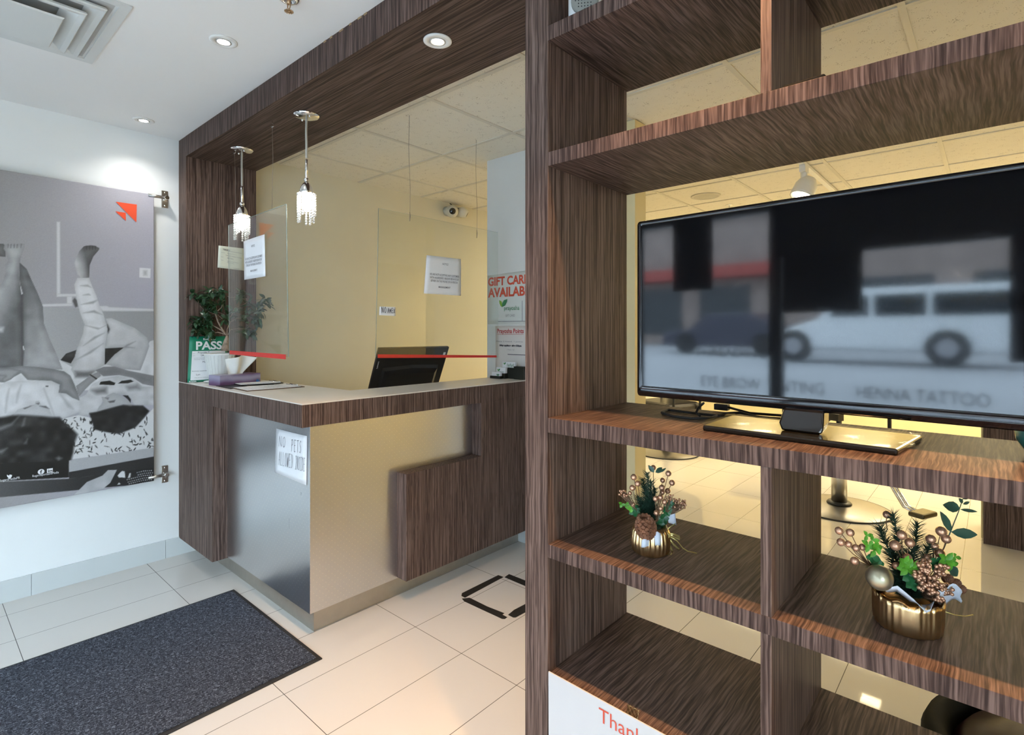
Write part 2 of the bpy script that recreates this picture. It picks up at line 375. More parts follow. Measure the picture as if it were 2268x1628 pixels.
# peeling trim flecks on the upper edge of the fascia
for x in (-2.05, -2.0, -1.93, -1.86, -1.8, -1.76): obj('chipped_edge', MB().box(x, x+random.uniform(.012, .035), YB-.003, YB-.001, CEIL-.013, CEIL-.006), mat('raw_edge', (.35, .24, .13), .8), hf, label='chipped light edge of the fascia')

# ================================================================== RECEPTION COUNTER
ct = thing('reception_counter', 'L-shaped reception counter of dark wood, brushed steel and white top', 'counter', (-2.9, 2.0, 0))
ZT, ZBd = 1.080, .977; XS = -2.317; XB = -2.237; YS = 1.23; YC = 2.73
lam = mat('white_laminate', (.70, .66, .61), .35, vary=.02, vscale=6)
obj('countertop', MB().prism([(-3.800, YB+.002, ZT-.004), (XB-.002, YB+.002, ZT-.004), (XB-.002, YC, ZT-.004), (-2.56, YC, ZT-.004), (-2.56, 1.586, ZT-.004), (-3.800, 1.53, ZT-.004)], (0, 0, .005)), lam, ct)
obj('apron', MB().prism([(XW, YB, ZBd), (XB, YB, ZBd), (XB, YC, ZBd), (-2.56, YC, ZBd), (-2.56, 1.586, ZBd), (XW, 1.53, ZBd)], (0, 0, ZT-.004-ZBd)), WV, ct, bevel=.001)
obj('end_leg', MB().box(XW, -3.256, YB+.0004, YS+.02, .106, ZBd), WV, ct, bevel=.001)
def steel_mat(name, swz):
    m = bpy.data.materials.new(name); m.use_nodes = True; nt = m.node_tree; b = nt.nodes['Principled BSDF']; N = nt.nodes.new; L = nt.links.new
    g = N('ShaderNodeTexCoord'); sp = N('ShaderNodeSeparateXYZ'); cb = N('ShaderNodeCombineXYZ'); L(g.outputs['Object'], sp.inputs[0])
    L(sp.outputs[swz], cb.inputs[0]); L(sp.outputs['Z'], cb.inputs[1])
    rot = N('ShaderNodeMapping'); rot.inputs['Rotation'].default_value = (0, 0, math.pi/4); L(cb.outputs[0], rot.inputs[0])
    v = N('ShaderNodeTexVoronoi'); v.voronoi_dimensions = '2D'; v.inputs['Scale'].default_value = 46; v.inputs['Randomness'].default_value = 0
    L(rot.outputs[0], v.inputs['Vector'])
    r = N('ShaderNodeValToRGB'); r.color_ramp.elements[0].position = .07; r.color_ramp.elements[0].color = (1, 1, 1, 1); r.color_ramp.elements[1].position = .12; r.color_ramp.elements[1].color = (0, 0, 0, 1)
    L(v.outputs['Distance'], r.inputs[0])
    bp = N('ShaderNodeBump'); bp.inputs['Strength'].default_value = .3; bp.inputs['Distance'].default_value = .001; L(r.outputs[0], bp.inputs['Height'])
    n = N('ShaderNodeTexNoise'); n.inputs['Scale'].default_value = 400; bp2 = N('ShaderNodeBump'); bp2.inputs['Strength'].default_value = .08; bp2.inputs['Distance'].default_value = .0005
    L(g.outputs['Object'], n.inputs['Vector']); L(n.outputs['Fac'], bp2.inputs['Height']); L(bp.outputs[0], bp2.inputs['Normal']); L(bp2.outputs[0], b.inputs['Normal'])
    mx = N('ShaderNodeMix'); mx.data_type = 'RGBA'; L(r.outputs[0], mx.inputs[0]); mx.inputs[6].default_value = (.66, .665, .68, 1); mx.inputs[7].default_value = (.80, .79, .76, 1)
    L(mx.outputs[2], b.inputs['Base Color']); b.inputs['Metallic'].default_value = 1; b.inputs['Roughness'].default_value = .29
    return m
obj('steel_side_panel', MB().box(-3.256, XS-.0005, YS, YS+.02, .112, ZBd), steel_mat('steel_side', 'X'), ct)
obj('steel_front_panel', MB().box(XS-.02, XS, YS+.0005, YC, .112, ZBd), steel_mat('steel_front', 'Y'), ct)
obj('plinth', MB().prism([(XW+.02, 1.272, 0), (-2.361, 1.272, 0), (-2.361, YC, 0), (-2.385, YC, 0), (-2.385, 1.295, 0), (XW+.02, 1.295, 0)], (0, 0, .112)), mat('plinth_steel', (.50, .47, .42), .38, 1, vary=.04, vscale=25), ct)
f0 = XS+.0004
obj('wood_front_panel', MB().prism([(f0, 1.709, .118), (f0, YC, .118), (f0, YC, ZBd), (f0, 2.25, ZBd), (f0, 2.25, .665), (f0, 1.709, .665)], (XB-f0-.0006, 0, 0)), WV, ct, bevel=.001)
obj('desk_surface', MB().box(-3.25, -2.57, 1.6, YC-.02, .73, .755), lam, ct)
obj('desk_support', MB().box(-3.25, -3.22, 1.6, YC-.02, 0, .73), WV, ct)
scr = MB()
for px, py, dx, dz in ((1140-360, 0, 0, 0),): pass
# NO PETS sign on the steel side
yy = YS-.003
a = onY(612, 949, yy); b = onY(680, 966, yy); c = onY(678.5, 1075, yy); d = onY(608, 1046, yy)
np_ = sheet('paper_sign', d, c, b, a, paper, None, .003)
tag(np_, 'handwritten white paper sign reading NO PETS ALLOWED INSIDE on the steel counter side', 'sign')
# lettering follows the sheet
hb = MB(); R_ = (b-a).normalized(); U_ = (a-d).normalized()
dy = Vector((0, -.0045, 0))
hand2(hb, 'NO', onY(620, 988, yy)+dy, onY(634, 991, yy)+dy, U_, .050, .0021)
hand2(hb, 'PETS', onY(647, 999, yy)+dy, onY(669, 1003, yy)+dy, U_, .056, .0021)
hand2(hb, 'ALLOWED', onY(619, 1029, yy)+dy, onY(650, 1037, yy)+dy, U_, .066, .0019)
hand2(hb, 'INSIDE', onY(655.5, 1038.5, yy)+dy, onY(677, 1044, yy)+dy, U_, .062, .0019)
obj('handwriting', hb, ink, np_)
dm = mat('pencil_mark', (.2, .2, .22), .6); mk = MB(); q = onY(667, 1094, YS)
strokes(mk, [[(-.4, .5), (0, -.5), (.4, .5)], [(-.4, .5), (.4, .4)]], q, (1, 0, 0), (0, 0, 1), .012, .0015)
obj('scratch_mark', mk, dm, ct); mk = MB()
q = onY(641, 1160, YS); strokes(mk, [[(0, 2), (-.15, 0), (.1, -2)]], q, (1, 0, 0), (0, 0, 1), .012, .0012)
obj('scratch_mark', mk, dm, ct)

# ================================================================== BANNER
xp = XW+.045
bn = thing('wall_banner', 'grey printed banner of two people lying down with their legs raised, on the white wall', 'banner', (xp, .3, .49))
yL, yR, zB, zT = -.36, onX(341, 700, xp).y, onX(341, 1065, xp).z, onX(341, 431, xp).z
nu, nv = 430, 530
Y_ = np.linspace(yL, yR, nu); Z_ = np.linspace(zB, zT, nv); GY, GZ = np.meshgrid(Y_, Z_, indexing='ij')
# picture coordinates of every grid point
dep = xp*fx+GY*fy; PX = CX+F*(xp*rx+GY*ry)/dep; PY = HY-F*(GZ-H)/dep
img = np.zeros((nu, nv, 3)); rng = np.random.default_rng(3)
def noise2(sc, seed):
    r = np.random.default_rng(seed); n = int(60*sc)+3; g = r.random((n, n))
    u = (GY-yL)/1.8*(n-2); v = (GZ-zB)/1.8*(n-2); i = np.clip(u.astype(int), 0, n-2); j = np.clip(v.astype(int), 0, n-2); a = u-i; b = v-j; a = a*a*(3-2*a); b = b*b*(3-2*b)
    return g[i, j]*(1-a)*(1-b)+g[i+1, j]*a*(1-b)+g[i, j+1]*(1-a)*b+g[i+1, j+1]*a*b
def mask(pts, soft=1.2, ext=-330):
    """signed distance to the polygon, softened at the edge"""
    pts = [(p[0] if p[0] > .5 else ext, p[1]) for p in pts]
    ins = np.zeros(PX.shape, bool); dmin = np.full(PX.shape, 1e9); n = len(pts)
    for i in range(n):
        x0, y0 = pts[i]; x1, y1 = pts[(i+1) % n]
        if abs(y1-y0) > 1e-9:
            c = ((y0 > PY) != (y1 > PY)) & (PX < (x1-x0)*(PY-y0)/(y1-y0)+x0); ins ^= c
        dx, dy = x1-x0, y1-y0; t = np.clip(((PX-x0)*dx+(PY-y0)*dy)/(dx*dx+dy*dy+1e-9), 0, 1)
        dmin = np.minimum(dmin, np.hypot(PX-x0-t*dx, PY-y0-t*dy))
    sd = np.where(ins, dmin, -dmin)
    return np.clip(.5+sd/soft, 0, 1), sd
def paint(pts, col, k=4.789, oy=520, soft=1.2, edge=0, ew=12, nz=0, grad=None, ext=-330):
    P = [(x/k, oy+y/k) for x, y in pts]; m, sd = mask(P, soft, ext)
    v = np.ones(PX.shape)*1.0*col if np.isscalar(col) else None
    if grad is not None:
        (gx, gy, c0), (hx, hy, c1) = grad; gx /= k; hx /= k; gy = oy+gy/k; hy = oy+hy/k
        t = np.clip(((PX-gx)*(hx-gx)+(PY-gy)*(hy-gy))/((hx-gx)**2+(hy-gy)**2), 0, 1); v = c0+(c1-c0)*t
    v = v+edge*np.clip(1-sd/ew, 0, 1)
    if nz: v = v+nz*(noise2(1, 11)-.5)*2
    for ch in range(3): img[..., ch] = img[..., ch]*(1-m)+v*(1 if ch < 2 else 1.01)*m
A_ = lambda *p, **k: paint(*p, k=4.789, oy=520, **k)
B_ = lambda *p, **k: paint(*p, k=4.934, oy=800, **k)
t = np.clip(PX/341, 0, 1); base_ = 152+18*t+6*(noise2(.1, 2)-.5)
img[..., 0] = base_+2; img[..., 1] = base_; img[..., 2] = base_+1+9*t
A_([(450, 770), (1640, 810), (1640, 1400), (450, 1400)], 165, grad=((450, 0, 165), (1640, 0, 150)))
for p in ([(600, -140), (640, -140), (642, 625), (600, 640)], [(600, 625), (820, 625), (820, 655), (600, 660)], [(708, 650), (765, 650), (765, 740), (708, 740)], [(440, 735), (770, 725), (770, 757), (440, 765)], [(1040, 755), (1130, 752), (1160, 765), (1640, 785), (1640, 812), (1090, 812)]):
    A_(p, 200, edge=-18, ew=3)
A_([(1480, 350), (1597, 358), (1594, 460), (1478, 452)], 212)
A_([(1520, 378), (1560, 378), (1560, 432), (1520, 432)], 175, soft=6)
# bed behind the people
A_([(0, 1430), (640, 1330), (760, 1400), (1500, 1330), (1590, 1130), (1640, 1115), (1640, 1650), (0, 1650)], 196, nz=10)
A_([(640, 1330), (700, 1260), (810, 1222), (790, 1300), (750, 1365)], 62, nz=14)
A_([(1110, 1205), (1315, 1195), (1150, 1375), (1100, 1375)], 58, nz=14)
# person on the left: raised bare legs
A_([(0, 100), (35, 95), (60, 120), (60, 235), (0, 200)], 120, edge=-20, ext=-80)
A_([(205, 290), (285, 365), (330, 470), (400, 620), (455, 760), (465, 940), (530, 1110), (610, 1290), (665, 1430), (240, 1430), (232, 900), (222, 620), (205, 420)], 150, grad=((220, 700, 122), (640, 900, 165)), edge=-22, ew=14, nz=8)
A_([(200, 470), (225, 560), (243, 625), (222, 640), (205, 560)], 190)
A_([(45, 112), (75, 95), (100, 108), (118, 97), (140, 107), (160, 97), (180, 107), (215, 92), (258, 96), (262, 125), (215, 260), (200, 400), (226, 640), (236, 900), (238, 1150), (245, 1430), (0, 1430), (0, 680), (20, 520), (62, 400), (60, 310), (85, 280), (70, 200), (40, 150)], 140, grad=((20, 600, 168), (220, 700, 112)), edge=-20, ew=12, nz=8, ext=-80)
A_([(0, 990), (40, 980), (30, 1030), (0, 1060)], 190, soft=8, ext=-80)
A_([(225, 640), (240, 640), (252, 1250), (238, 1420)], 85, soft=5)
A_([(240, 1178), (250, 1180), (259, 1222), (249, 1226)], 205)
for x in (75, 108, 141, 173, 215): A_([(x+8, 98), (x+14, 98), (x+10, 140), (x+6, 140)], 92, soft=2)
# person on the right: foot and light trousers
A_([(770, 700), (790, 670), (815, 690), (825, 760), (800, 770)], 95, soft=3)
A_([(1120, 890), (1180, 884), (1290, 930), (1430, 990), (1560, 1090), (1585, 1180), (1540, 1310), (1490, 1440), (1300, 1425), (1120, 1372), (1215, 1270), (1315, 1195), (1120, 1203), (1140, 1060), (1150, 960)], 188, grad=((1200, 900, 198), (1500, 1400, 165)), edge=-16, ew=9, nz=6)
A_([(1310, 1195), (1345, 1165), (1440, 1130), (1350, 1185), (1430, 1200), (1330, 1200)], 140, soft=4)
A_([(1140, 950), (1165, 1000), (1150, 1045), (1132, 1010)], 80, soft=4)
A_([(820, 458), (945, 455), (975, 540), (1020, 640), (1060, 760), (1100, 850), (1122, 930), (1142, 1000), (1115, 1200), (1110, 1380), (1000, 1450), (940, 1505), (800, 1512), (752, 1430), (800, 1300), (820, 1200), (880, 1050), (895, 950), (850, 830), (812, 680), (788, 530)], 205, grad=((1050, 800, 208), (800, 1400, 186)), edge=-20, ew=9, nz=7)
for q in ([(850, 540), (930, 530), (970, 560), (930, 550)], [(880, 640), (940, 625), (960, 640)], [(860, 740), (1000, 700), (1040, 690), (990, 730)], [(880, 830), (1000, 800), (1090, 850), (990, 825)], [(900, 960), (1060, 990), (1125, 960), (1040, 1005)], [(880, 1180), (1000, 1080), (1110, 1040), (1000, 1110)], [(800, 1330), (960, 1230), (1100, 1150), (960, 1260)], [(780, 1440), (900, 1470), (1000, 1440), (900, 1490)]):
    A_(q, 155, soft=4)
A_([(800, 1450), (1000, 1450), (940, 1512), (800, 1512)], 110, soft=10)
A_([(790, 300), (810, 245), (840, 175), (890, 122), (925, 115), (960, 112), (1000, 116), (1052, 140), (1050, 160), (990, 230), (952, 320), (945, 455), (860, 458), (822, 420), (800, 345)], 150, grad=((820, 330, 192), (930, 300, 104)), edge=-14, nz=6)
for x in (912, 945, 975, 1005): A_([(x, 118), (x+14, 122), (x+8, 158), (x+2, 150)], 70, soft=3)
# torsos, arms, heads
B_([(940, 365), (1000, 260), (1120, 190), (1300, 158), (1450, 180), (1560, 280), (1690, 275), (1690, 480), (1470, 482), (1430, 400), (1300, 350), (1150, 400), (1120, 440), (1060, 580), (860, 592), (868, 400)], 192, nz=12, edge=-14)
for q in ([(1085, 255), (1100, 225), (1200, 212), (1262, 238), (1250, 262)], [(1290, 245), (1330, 215), (1430, 202), (1462, 222), (1400, 242)]): B_(q, 45)
B_([(1010, 320), (1160, 295), (1160, 345), (1060, 350)], 95, soft=14); B_([(1390, 280), (1500, 260), (1520, 300), (1410, 310)], 110, soft=14)
B_([(1040, 100), (1130, 62), (1250, 58), (1400, 102), (1690, 160), (1690, 275), (1560, 250), (1450, 182), (1300, 152), (1130, 165), (1080, 130)], 118, edge=12, nz=5)
B_([(830, 272), (1000, 150), (1080, 112), (1105, 160), (1000, 240), (920, 320), (868, 385), (850, 350)], 150, edge=-15)
B_([(975, 148), (990, 142), (1065, 190), (1052, 202)], 50)
B_([(1050, 570), (1080, 500), (1125, 450), (1110, 388), (1150, 392), (1180, 370), (1240, 343), (1320, 368), (1400, 430), (1462, 490), (1440, 530), (1350, 500), (1200, 530)], 172, edge=-10)
B_([(1180, 440), (1260, 425), (1250, 450), (1200, 455)], 95, soft=3); B_([(1150, 400), (1190, 400), (1180, 420)], 110, soft=4)
B_([(1340, 372), (1400, 375), (1432, 420), (1428, 455), (1395, 415)], 45)
B_([(980, 572), (1060, 560), (1200, 520), (1350, 482), (1400, 490), (1425, 520), (1450, 492), (1560, 490), (1625, 545), (1550, 640), (1480, 720), (1300, 792), (1150, 770), (1030, 742), (1005, 650)], 44, soft=5, nz=16)
# patterned sheet in front
fl, _ = mask([(x/4.934, 800+y/4.934) for x, y in [(670, 632), (860, 590), (1000, 620), (1030, 742), (1150, 772), (1300, 795), (1480, 722), (1560, 640), (1690, 500), (1690, 945), (790, 1072), (690, 1100)]])
pat = np.zeros(PX.shape)
rr = random.Random(5)
for _k in range(170):
    cx_, cy_ = rr.uniform(140, 341), rr.uniform(925, 1016); an = rr.uniform(0, 3.14); l_ = rr.uniform(3, 6.5); w_ = rr.uniform(.8, 1.5)
    u = (PX-cx_)*math.cos(an)+(PY-cy_)*math.sin(an); v = -(PX-cx_)*math.sin(an)+(PY-cy_)*math.cos(an)
    pat = np.maximum(pat, np.clip(1.5-((u/l_)**2+(v/w_)**2), 0, 1))
for ch in range(3): img[..., ch] = img[..., ch]*(1-fl)+(204-150*np.clip(pat, 0, 1))*fl
B_([(980, 572), (1060, 560), (1200, 520), (1350, 482), (1560, 490), (1625, 545), (1550, 640), (1480, 720), (1300, 792), (1150, 770), (1030, 742), (1005, 650)], 46, soft=6, nz=16)
B_([(0, 345), (30, 250), (60, 228), (300, 210), (600, 215), (648, 250), (640, 345), (740, 350), (850, 400), (890, 452), (862, 560), (690, 622), (560, 605), (430, 480), (330, 480), (180, 560), (40, 640), (0, 650)], 198, nz=10, edge=-16, ext=-80)
for q in ([(650, 350), (720, 420), (800, 520), (740, 500)], [(480, 300), (560, 500), (590, 590), (560, 520)], [(230, 260), (180, 450), (190, 350)], [(100, 300), (60, 560), (70, 400)]): B_(q, 160, soft=8)
B_([(0, 88), (110, 64), (220, 50), (420, 64), (590, 88), (700, 110), (770, 158), (812, 250), (850, 350), (870, 432), (790, 400), (720, 352), (640, 345), (652, 255), (560, 214), (300, 205), (230, 130), (110, 195), (40, 232), (0, 205)], 140, nz=8, edge=-22, ew=10, ext=-80)
B_([(0, 95), (120, 80), (230, 100), (120, 200), (40, 235), (20, 190), (60, 165), (0, 150)], 150, edge=-25, ew=6, ext=-80)
B_([(500, 268), (526, 268), (526, 280), (500, 280)], 60, soft=2)
B_([(145, 590), (190, 530), (300, 492), (375, 485), (385, 440), (425, 430), (445, 475), (540, 525), (575, 610), (400, 625), (200, 620)], 182, edge=-10)
B_([(255, 515), (340, 490), (300, 510), (270, 522)], 80, soft=3); B_([(430, 490), (500, 490), (540, 520), (480, 505)], 90, soft=3); B_([(395, 462), (430, 455), (420, 475)], 90, soft=4)
hs = noise2(.6, 21)
B_([(0, 665), (100, 600), (200, 588), (400, 598), (560, 612), (650, 612), (720, 680), (800, 752), (850, 800), (812, 900), (800, 1000), (770, 1110), (500, 1180), (0, 1230)], 50, soft=7, nz=22, ext=-60)
for q in ([(0, 760), (120, 680), (210, 600), (130, 700), (0, 800)], [(240, 710), (262, 640), (275, 620), (262, 700)], [(265, 900), (300, 850), (290, 900)], [(0, 1000), (80, 950), (20, 1010)], [(610, 1060), (640, 1040), (680, 1060), (640, 1090)], [(200, 1150), (215, 1115), (235, 1150)], [(0, 1170), (20, 1125), (40, 1160)]): B_(q, 120, soft=8, ext=-20)
B_([(752, 1085), (1690, 942), (1690, 1040), (755, 1212)], 168)
B_([(755, 1212), (1690, 1040), (1690, 1165), (755, 1285)], 56)
B_([(0, 1395), (755, 1285), (1690, 1160), (1690, 1330), (0, 1640)], 62, grad=((0, 0, 92), (1200, 0, 48)))
B_([(800, 1470), (950, 1320), (1120, 1250), (1180, 1190), (1215, 1190), (1278, 1188), (1205, 1330), (1130, 1392)], 176, nz=10)
B_([(1285, 1250), (1310, 1220), (1335, 1200), (1362, 1205), (1370, 1275), (1330, 1270), (1300, 1272)], 205); B_([(1395, 1280), (1415, 1222), (1430, 1225), (1425, 1270)], 200); B_([(1282, 1350), (1300, 1325), (1320, 1345)], 200)
for i in range(16):
    for j in range(7):
        cx_, cy_ = 1390+i*22+(j % 2)*11, 1185+j*25-i*1.5+(60-i*4 if i < 8 else 28)
        if cy_ < 1340 and cx_ < 1675 and not (i < 5 and j < 2): B_([(cx_-6, cy_), (cx_, cy_-6), (cx_+7, cy_), (cx_, cy_+6)], 215, soft=1)
B_([(0, 1195), (750, 1085), (752, 1270), (0, 1400)], 36)
img = 122+(img-128)*1.13
img += 3*(rng.random(img.shape[:2])[..., None]-.5)*2
lin = np.clip(img/255*.97, 0, 1)**2.2
cols = np.ones((nu, nv, 4)); cols[..., :3] = lin
mb = bmesh.new(); mb.free()
me = bpy.data.meshes.new('printed_fabric')
co = np.stack([np.full(GY.shape, xp)+.002*np.sin((GY-yL)*9)*np.sin((GZ-zB)*3), GY, GZ], -1).reshape(-1, 3)-np.array(bn.location)
idx = np.arange(nu*nv).reshape(nu, nv); q = np.stack([idx[:-1, :-1], idx[1:, :-1], idx[1:, 1:], idx[:-1, 1:]], -1).reshape(-1, 4)
me.vertices.add(nu*nv); me.vertices.foreach_set('co', co.ravel()); me.loops.add(q.size); me.loops.foreach_set('vertex_index', q.ravel())
me.polygons.add(len(q)); me.polygons.foreach_set('loop_start', np.arange(0, q.size, 4)); me.polygons.foreach_set('loop_total', np.full(len(q), 4)); me.update()
ca = me.color_attributes.new('print', 'FLOAT_COLOR', 'POINT'); ca.data.foreach_set('color', cols.reshape(-1)); me.validate()
bm_ = bpy.data.materials.new('printed_fabric'); bm_.use_nodes = True; nt = bm_.node_tree; vc = nt.nodes.new('ShaderNodeVertexColor'); vc.layer_name = 'print'
nt.links.new(vc.outputs[0], nt.nodes['Principled BSDF'].inputs['Base Color']); nt.nodes['Principled BSDF'].inputs['Roughness'].default_value = .5
me.materials.append(bm_); o = bpy.data.objects.new('printed_fabric', me); C.objects.link(o); o.parent = bn
k = o.modifiers.new('solid', 'SOLIDIFY'); k.thickness = .0012; k.offset = -1
orange = mat('orange_print', (.80, .085, .03), .5, vary=.03)
lg = MB()
for pts in ([(522, 197), (617, 210), (615, 290)], [(520, 240), (567, 247), (568, 284)]): lg.prism([onX(x/2.036, 350+y/2.036, xp+.0035) for x, y in pts], (.0004, 0, 0))
obj('orange_mark', lg, orange, bn, label='orange arrow-like triangle mark')
pw = mat('print_white', (.75, .75, .77), .5)
def bpt(x, y): return onX(x/4.934, 800+y/4.934, xp+.004)
text('lettering', 'RogersSportsandMedia', bpt(352, 1268), (0, 1, 0), (0, -.0, 1), .012, pw, bn, width=(bpt(640, 1225)-bpt(352, 1268)).length)
text('lettering', 'RogersMediaPR', bpt(-10, 1318), (0, 1, 0), (0, 0, 1), .012, pw, bn, width=(bpt(215, 1285)-bpt(-10, 1318)).length)
ic = MB(); c0 = bpt(449, 1208); ic.cyl(c0, c0+Vector((.0006, 0, 0)), .0135, n=24); c1 = bpt(545, 1195); obj('media_icon', ic, pw, bn); ic = MB()
ic.box(c1.x, c1.x+.0006, c1.y-.012, c1.y+.012, c1.z-.011, c1.z+.011); obj('media_icon', ic, pw, bn); ic = MB()
ic.prism([bpt(x, y) for x, y in ((75, 1240), (100, 1252), (103, 1240), (118, 1240), (132, 1245), (128, 1262), (112, 1282), (85, 1282), (92, 1272), (78, 1262))], (.0006, 0, 0))
obj('media_icon', ic, pw, bn, label='small white social media icons')
bk = mat('print_black', (.012, .012, .014), .5)
text('lettering', 'f', c0+Vector((.001, -.004, -.010)), (0, 1, 0), (0, 0, 1), .020, bk, bn, bold=.02); text('lettering', 'in', c1+Vector((.001, -.009, -.007)), (0, 1, 0), (0, 0, 1), .014, bk, bn, bold=.02, width=.018)
stl = mat('bracket_steel', (.45, .42, .38), .3, 1)
for py0 in (437, 1053):
    zc = onX(362, py0, xp).z; nm = 'rod'
    yb = onX(364, py0, XW+.01).y
    rd = obj('rod', MB().cyl((xp-.004, yR-.03, zc), (xp-.004, yb, zc), .0095, n=14), stl, bn)
    br = MB(); br.box(XW+.0005, XW+.006, yb-.014, yb+.022, zc-.055, zc+.05)
    obj('bracket', br, stl, bn, bevel=.003)
    obj('bracket_clamp', MB().cyl((XW+.004, yb+.002, zc), (xp+.010, yb+.002, zc), .013, n=14).box(XW+.006, XW+.02, yb-.010, yb+.018, zc-.016, zc+.012), chrome, bn, bevel=.002)
    for dz in (-.042, .037): obj('screw', MB().lathe([(.0, 0), (.006, .0), (.005, .002), (.001, .003)], (XW+.006, yb+.004, zc+dz), 10, (1, 0, 0)), chrome, bn)

# ================================================================== FLOOR MAT AND TAPE
mt = thing('floor_mat', 'dark grey entrance mat with black rubber edge beside the counter', 'mat', (-2.6, .2, 0))
mx0, mx1, my0, my1 = -3.062, -2.135, -.62, 1.19
obj('rubber_edge', MB().prism([(mx0, my0, 0), (mx1, my0, 0), (mx1, my1, 0), (mx0, my1, 0)], (0, 0, .005)), black_rubber, mt, bevel=.002)
def carpet_mat():
    m = bpy.data.materials.new('mat_pile'); m.use_nodes = True; nt = m.node_tree; b = nt.nodes['Principled BSDF']; N = nt.nodes.new; L = nt.links.new
    g = N('ShaderNodeTexCoord'); n = N('ShaderNodeTexNoise'); n.inputs['Scale'].default_value = 120; n.inputs['Detail'].default_value = 6; n.inputs['Roughness'].default_value = .75; n.inputs['Distortion'].default_value = 1.2
    w = N('ShaderNodeTexWave'); w.inputs['Scale'].default_value = 22; w.bands_direction = 'X'; w.inputs['Distortion'].default_value = 1.5; w.inputs['Detail'].default_value = 3
    r = N('ShaderNodeValToRGB'); e = r.color_ramp.elements; e[0].position = .40; e[0].color = (.018, .021, .030, 1); e[1].position = .66; e[1].color = (.27, .30, .36, 1)
    k = e.new(.53); k.color = (.062, .070, .092, 1)
    L(g.outputs['Object'], n.inputs['Vector']); L(g.outputs['Object'], w.inputs['Vector']); L(n.outputs['Fac'], r.inputs[0])
    mu = N('ShaderNodeMix'); mu.data_type = 'RGBA'; mu.blend_type = 'MULTIPLY'; mu.inputs[0].default_value = .25; L(r.outputs[0], mu.inputs[6]); L(w.outputs['Color'], mu.inputs[7])
    L(mu.outputs[2], b.inputs['Base Color']); b.inputs['Roughness'].default_value = .95; b.inputs['Specular IOR Level'].default_value = .1
    bp = N('ShaderNodeBump'); bp.inputs['Strength'].default_value = .8; bp.inputs['Distance'].default_value = .003; L(n.outputs['Fac'], bp.inputs['Height']); L(bp.outputs[0], b.inputs['Normal'])
    return m
obj('pile', MB().box(mx0+.018, mx1-.018, my0+.018, my1-.018, .005, .0095), carpet_mat(), mt, bevel=.002)
tm = mat('black_tape', (.016, .014, .012), .5, vary=.2, vscale=40)
def tape(pts, lb): tag(obj('floor_tape', MB().prism([onZ(x, y, .0003) for x, y in pts], (0, 0, .0006)), tm), lb, 'tape', 'black tape square on the floor')
k5 = lambda x, y: (1050+x/5.425, 1150+y/5.425)
tape([(1023, 1314), k5(290, 672), k5(355, 695), (1030, 1324), (1022, 1320)], 'black tape strip on the floor nearest the counter face')
tape([(1023, 1326), (1040, 1324), k5(160, 1050), k5(365, 1130), k5(340, 1148), k5(400, 1178), k5(370, 1200), k5(335, 1198), (1028, 1332)], 'torn black tape strip on the floor nearest the viewer')
tape([k5(365, 698), k5(420, 660), k5(700, 770), k5(700, 840)], 'black tape strip on the floor at the far corner, running behind the shelf post')
tape([k5(408, 1150), k5(480, 1090), k5(700, 975), k5(700, 1075), k5(500, 1182), k5(470, 1182)], 'black tape strip on the floor beside the torn end, running behind the shelf post')
fm = MB(); q = onZ(390+180/2.7, 1222+4, .0004)
for i in range(5):
    p = onZ(405+i*6, 1226-i*1.6, .0004); fm.box(p.x-.012, p.x+.012, p.y-.002, p.y+.001, .0001, .0006)
# ================================================================== SHELVING UNIT
sh = thing('shelving_unit', 'tall open dark wood shelving unit with a television on its middle shelf', 'shelf', (.2, 1.36, 0))
X0, X1 = -.972, -.893; XE = .80
obj('side_panel', MB().box(X0, X1, YB, YB2, 0, 2.46), WV, sh, bevel=.001)
obj('side_panel', MB().box(XE, XE+.08, YB, YB2, 0, 2.46), WV, sh, bevel=.001)
for zt, th in ((2.217, .040), (1.878, .037), (1.166, .040), (.827, .036), (.482, .037), (.14, .037)):
    obj('shelf', MB().box(X1, XE, YB+.0005, YB2-.0005, zt-th, zt), WS, sh, bevel=.0008)
XD0, XD1 = -.351, -.330
WV2 = WV
for za, zb in ((.14, .445), (.482, .791), (.827, 1.126), (1.878, 2.177)):
    obj('divider', MB().box(XD0, XD1, YB+.001, YB2-.001, za, zb), WV2, sh, bevel=.0008)
obj('divider', MB().box(XD0, XD1, YB+.001, YB2-.001, 2.217, 2.46), WV2, sh)
# sign on the lower front
y0 = YB-.006
tsn = tag(obj('poster_sign', MB().prism([onY(1214.5, 1487.5, y0), (-.36, y0, .482), (-.36, y0, .08), (-.884, y0, .08)], (0, .0035, 0)), mat('sign_white', (.46, .475, .49), .35, vary=.01)), 'white thank-you sign with red lettering fixed to the lowest visible shelf front', 'sign')
text('lettering', 'Thank You', onY(1326, 1596, y0)+Vector((0, -.0005, 0)), (1, 0, -.02), (0, 0, 1), .036, red_ink, tsn, width=.215)
text('lettering', 'B', onY(1249, 1637, y0)+Vector((0, -.0005, -.022)), (1, 0, -.02), (0, 0, 1), .036, red_ink, tsn)
tag(obj('clear_tape', MB().grid(lambda u, v: (lambda p: (p.x, p.y, .4826+.0012*abs(math.sin(u*9+v*5))))(onZ(1386+26*u+4*v, 1583-22*v+14*u, .482)), 10, 8), clear('tape_clear', (.9, .9, .85), 2.0, rough=.15), solid=.0002), 'crumpled clear sticky tape on the shelf edge above the thank-you sign', 'tape')

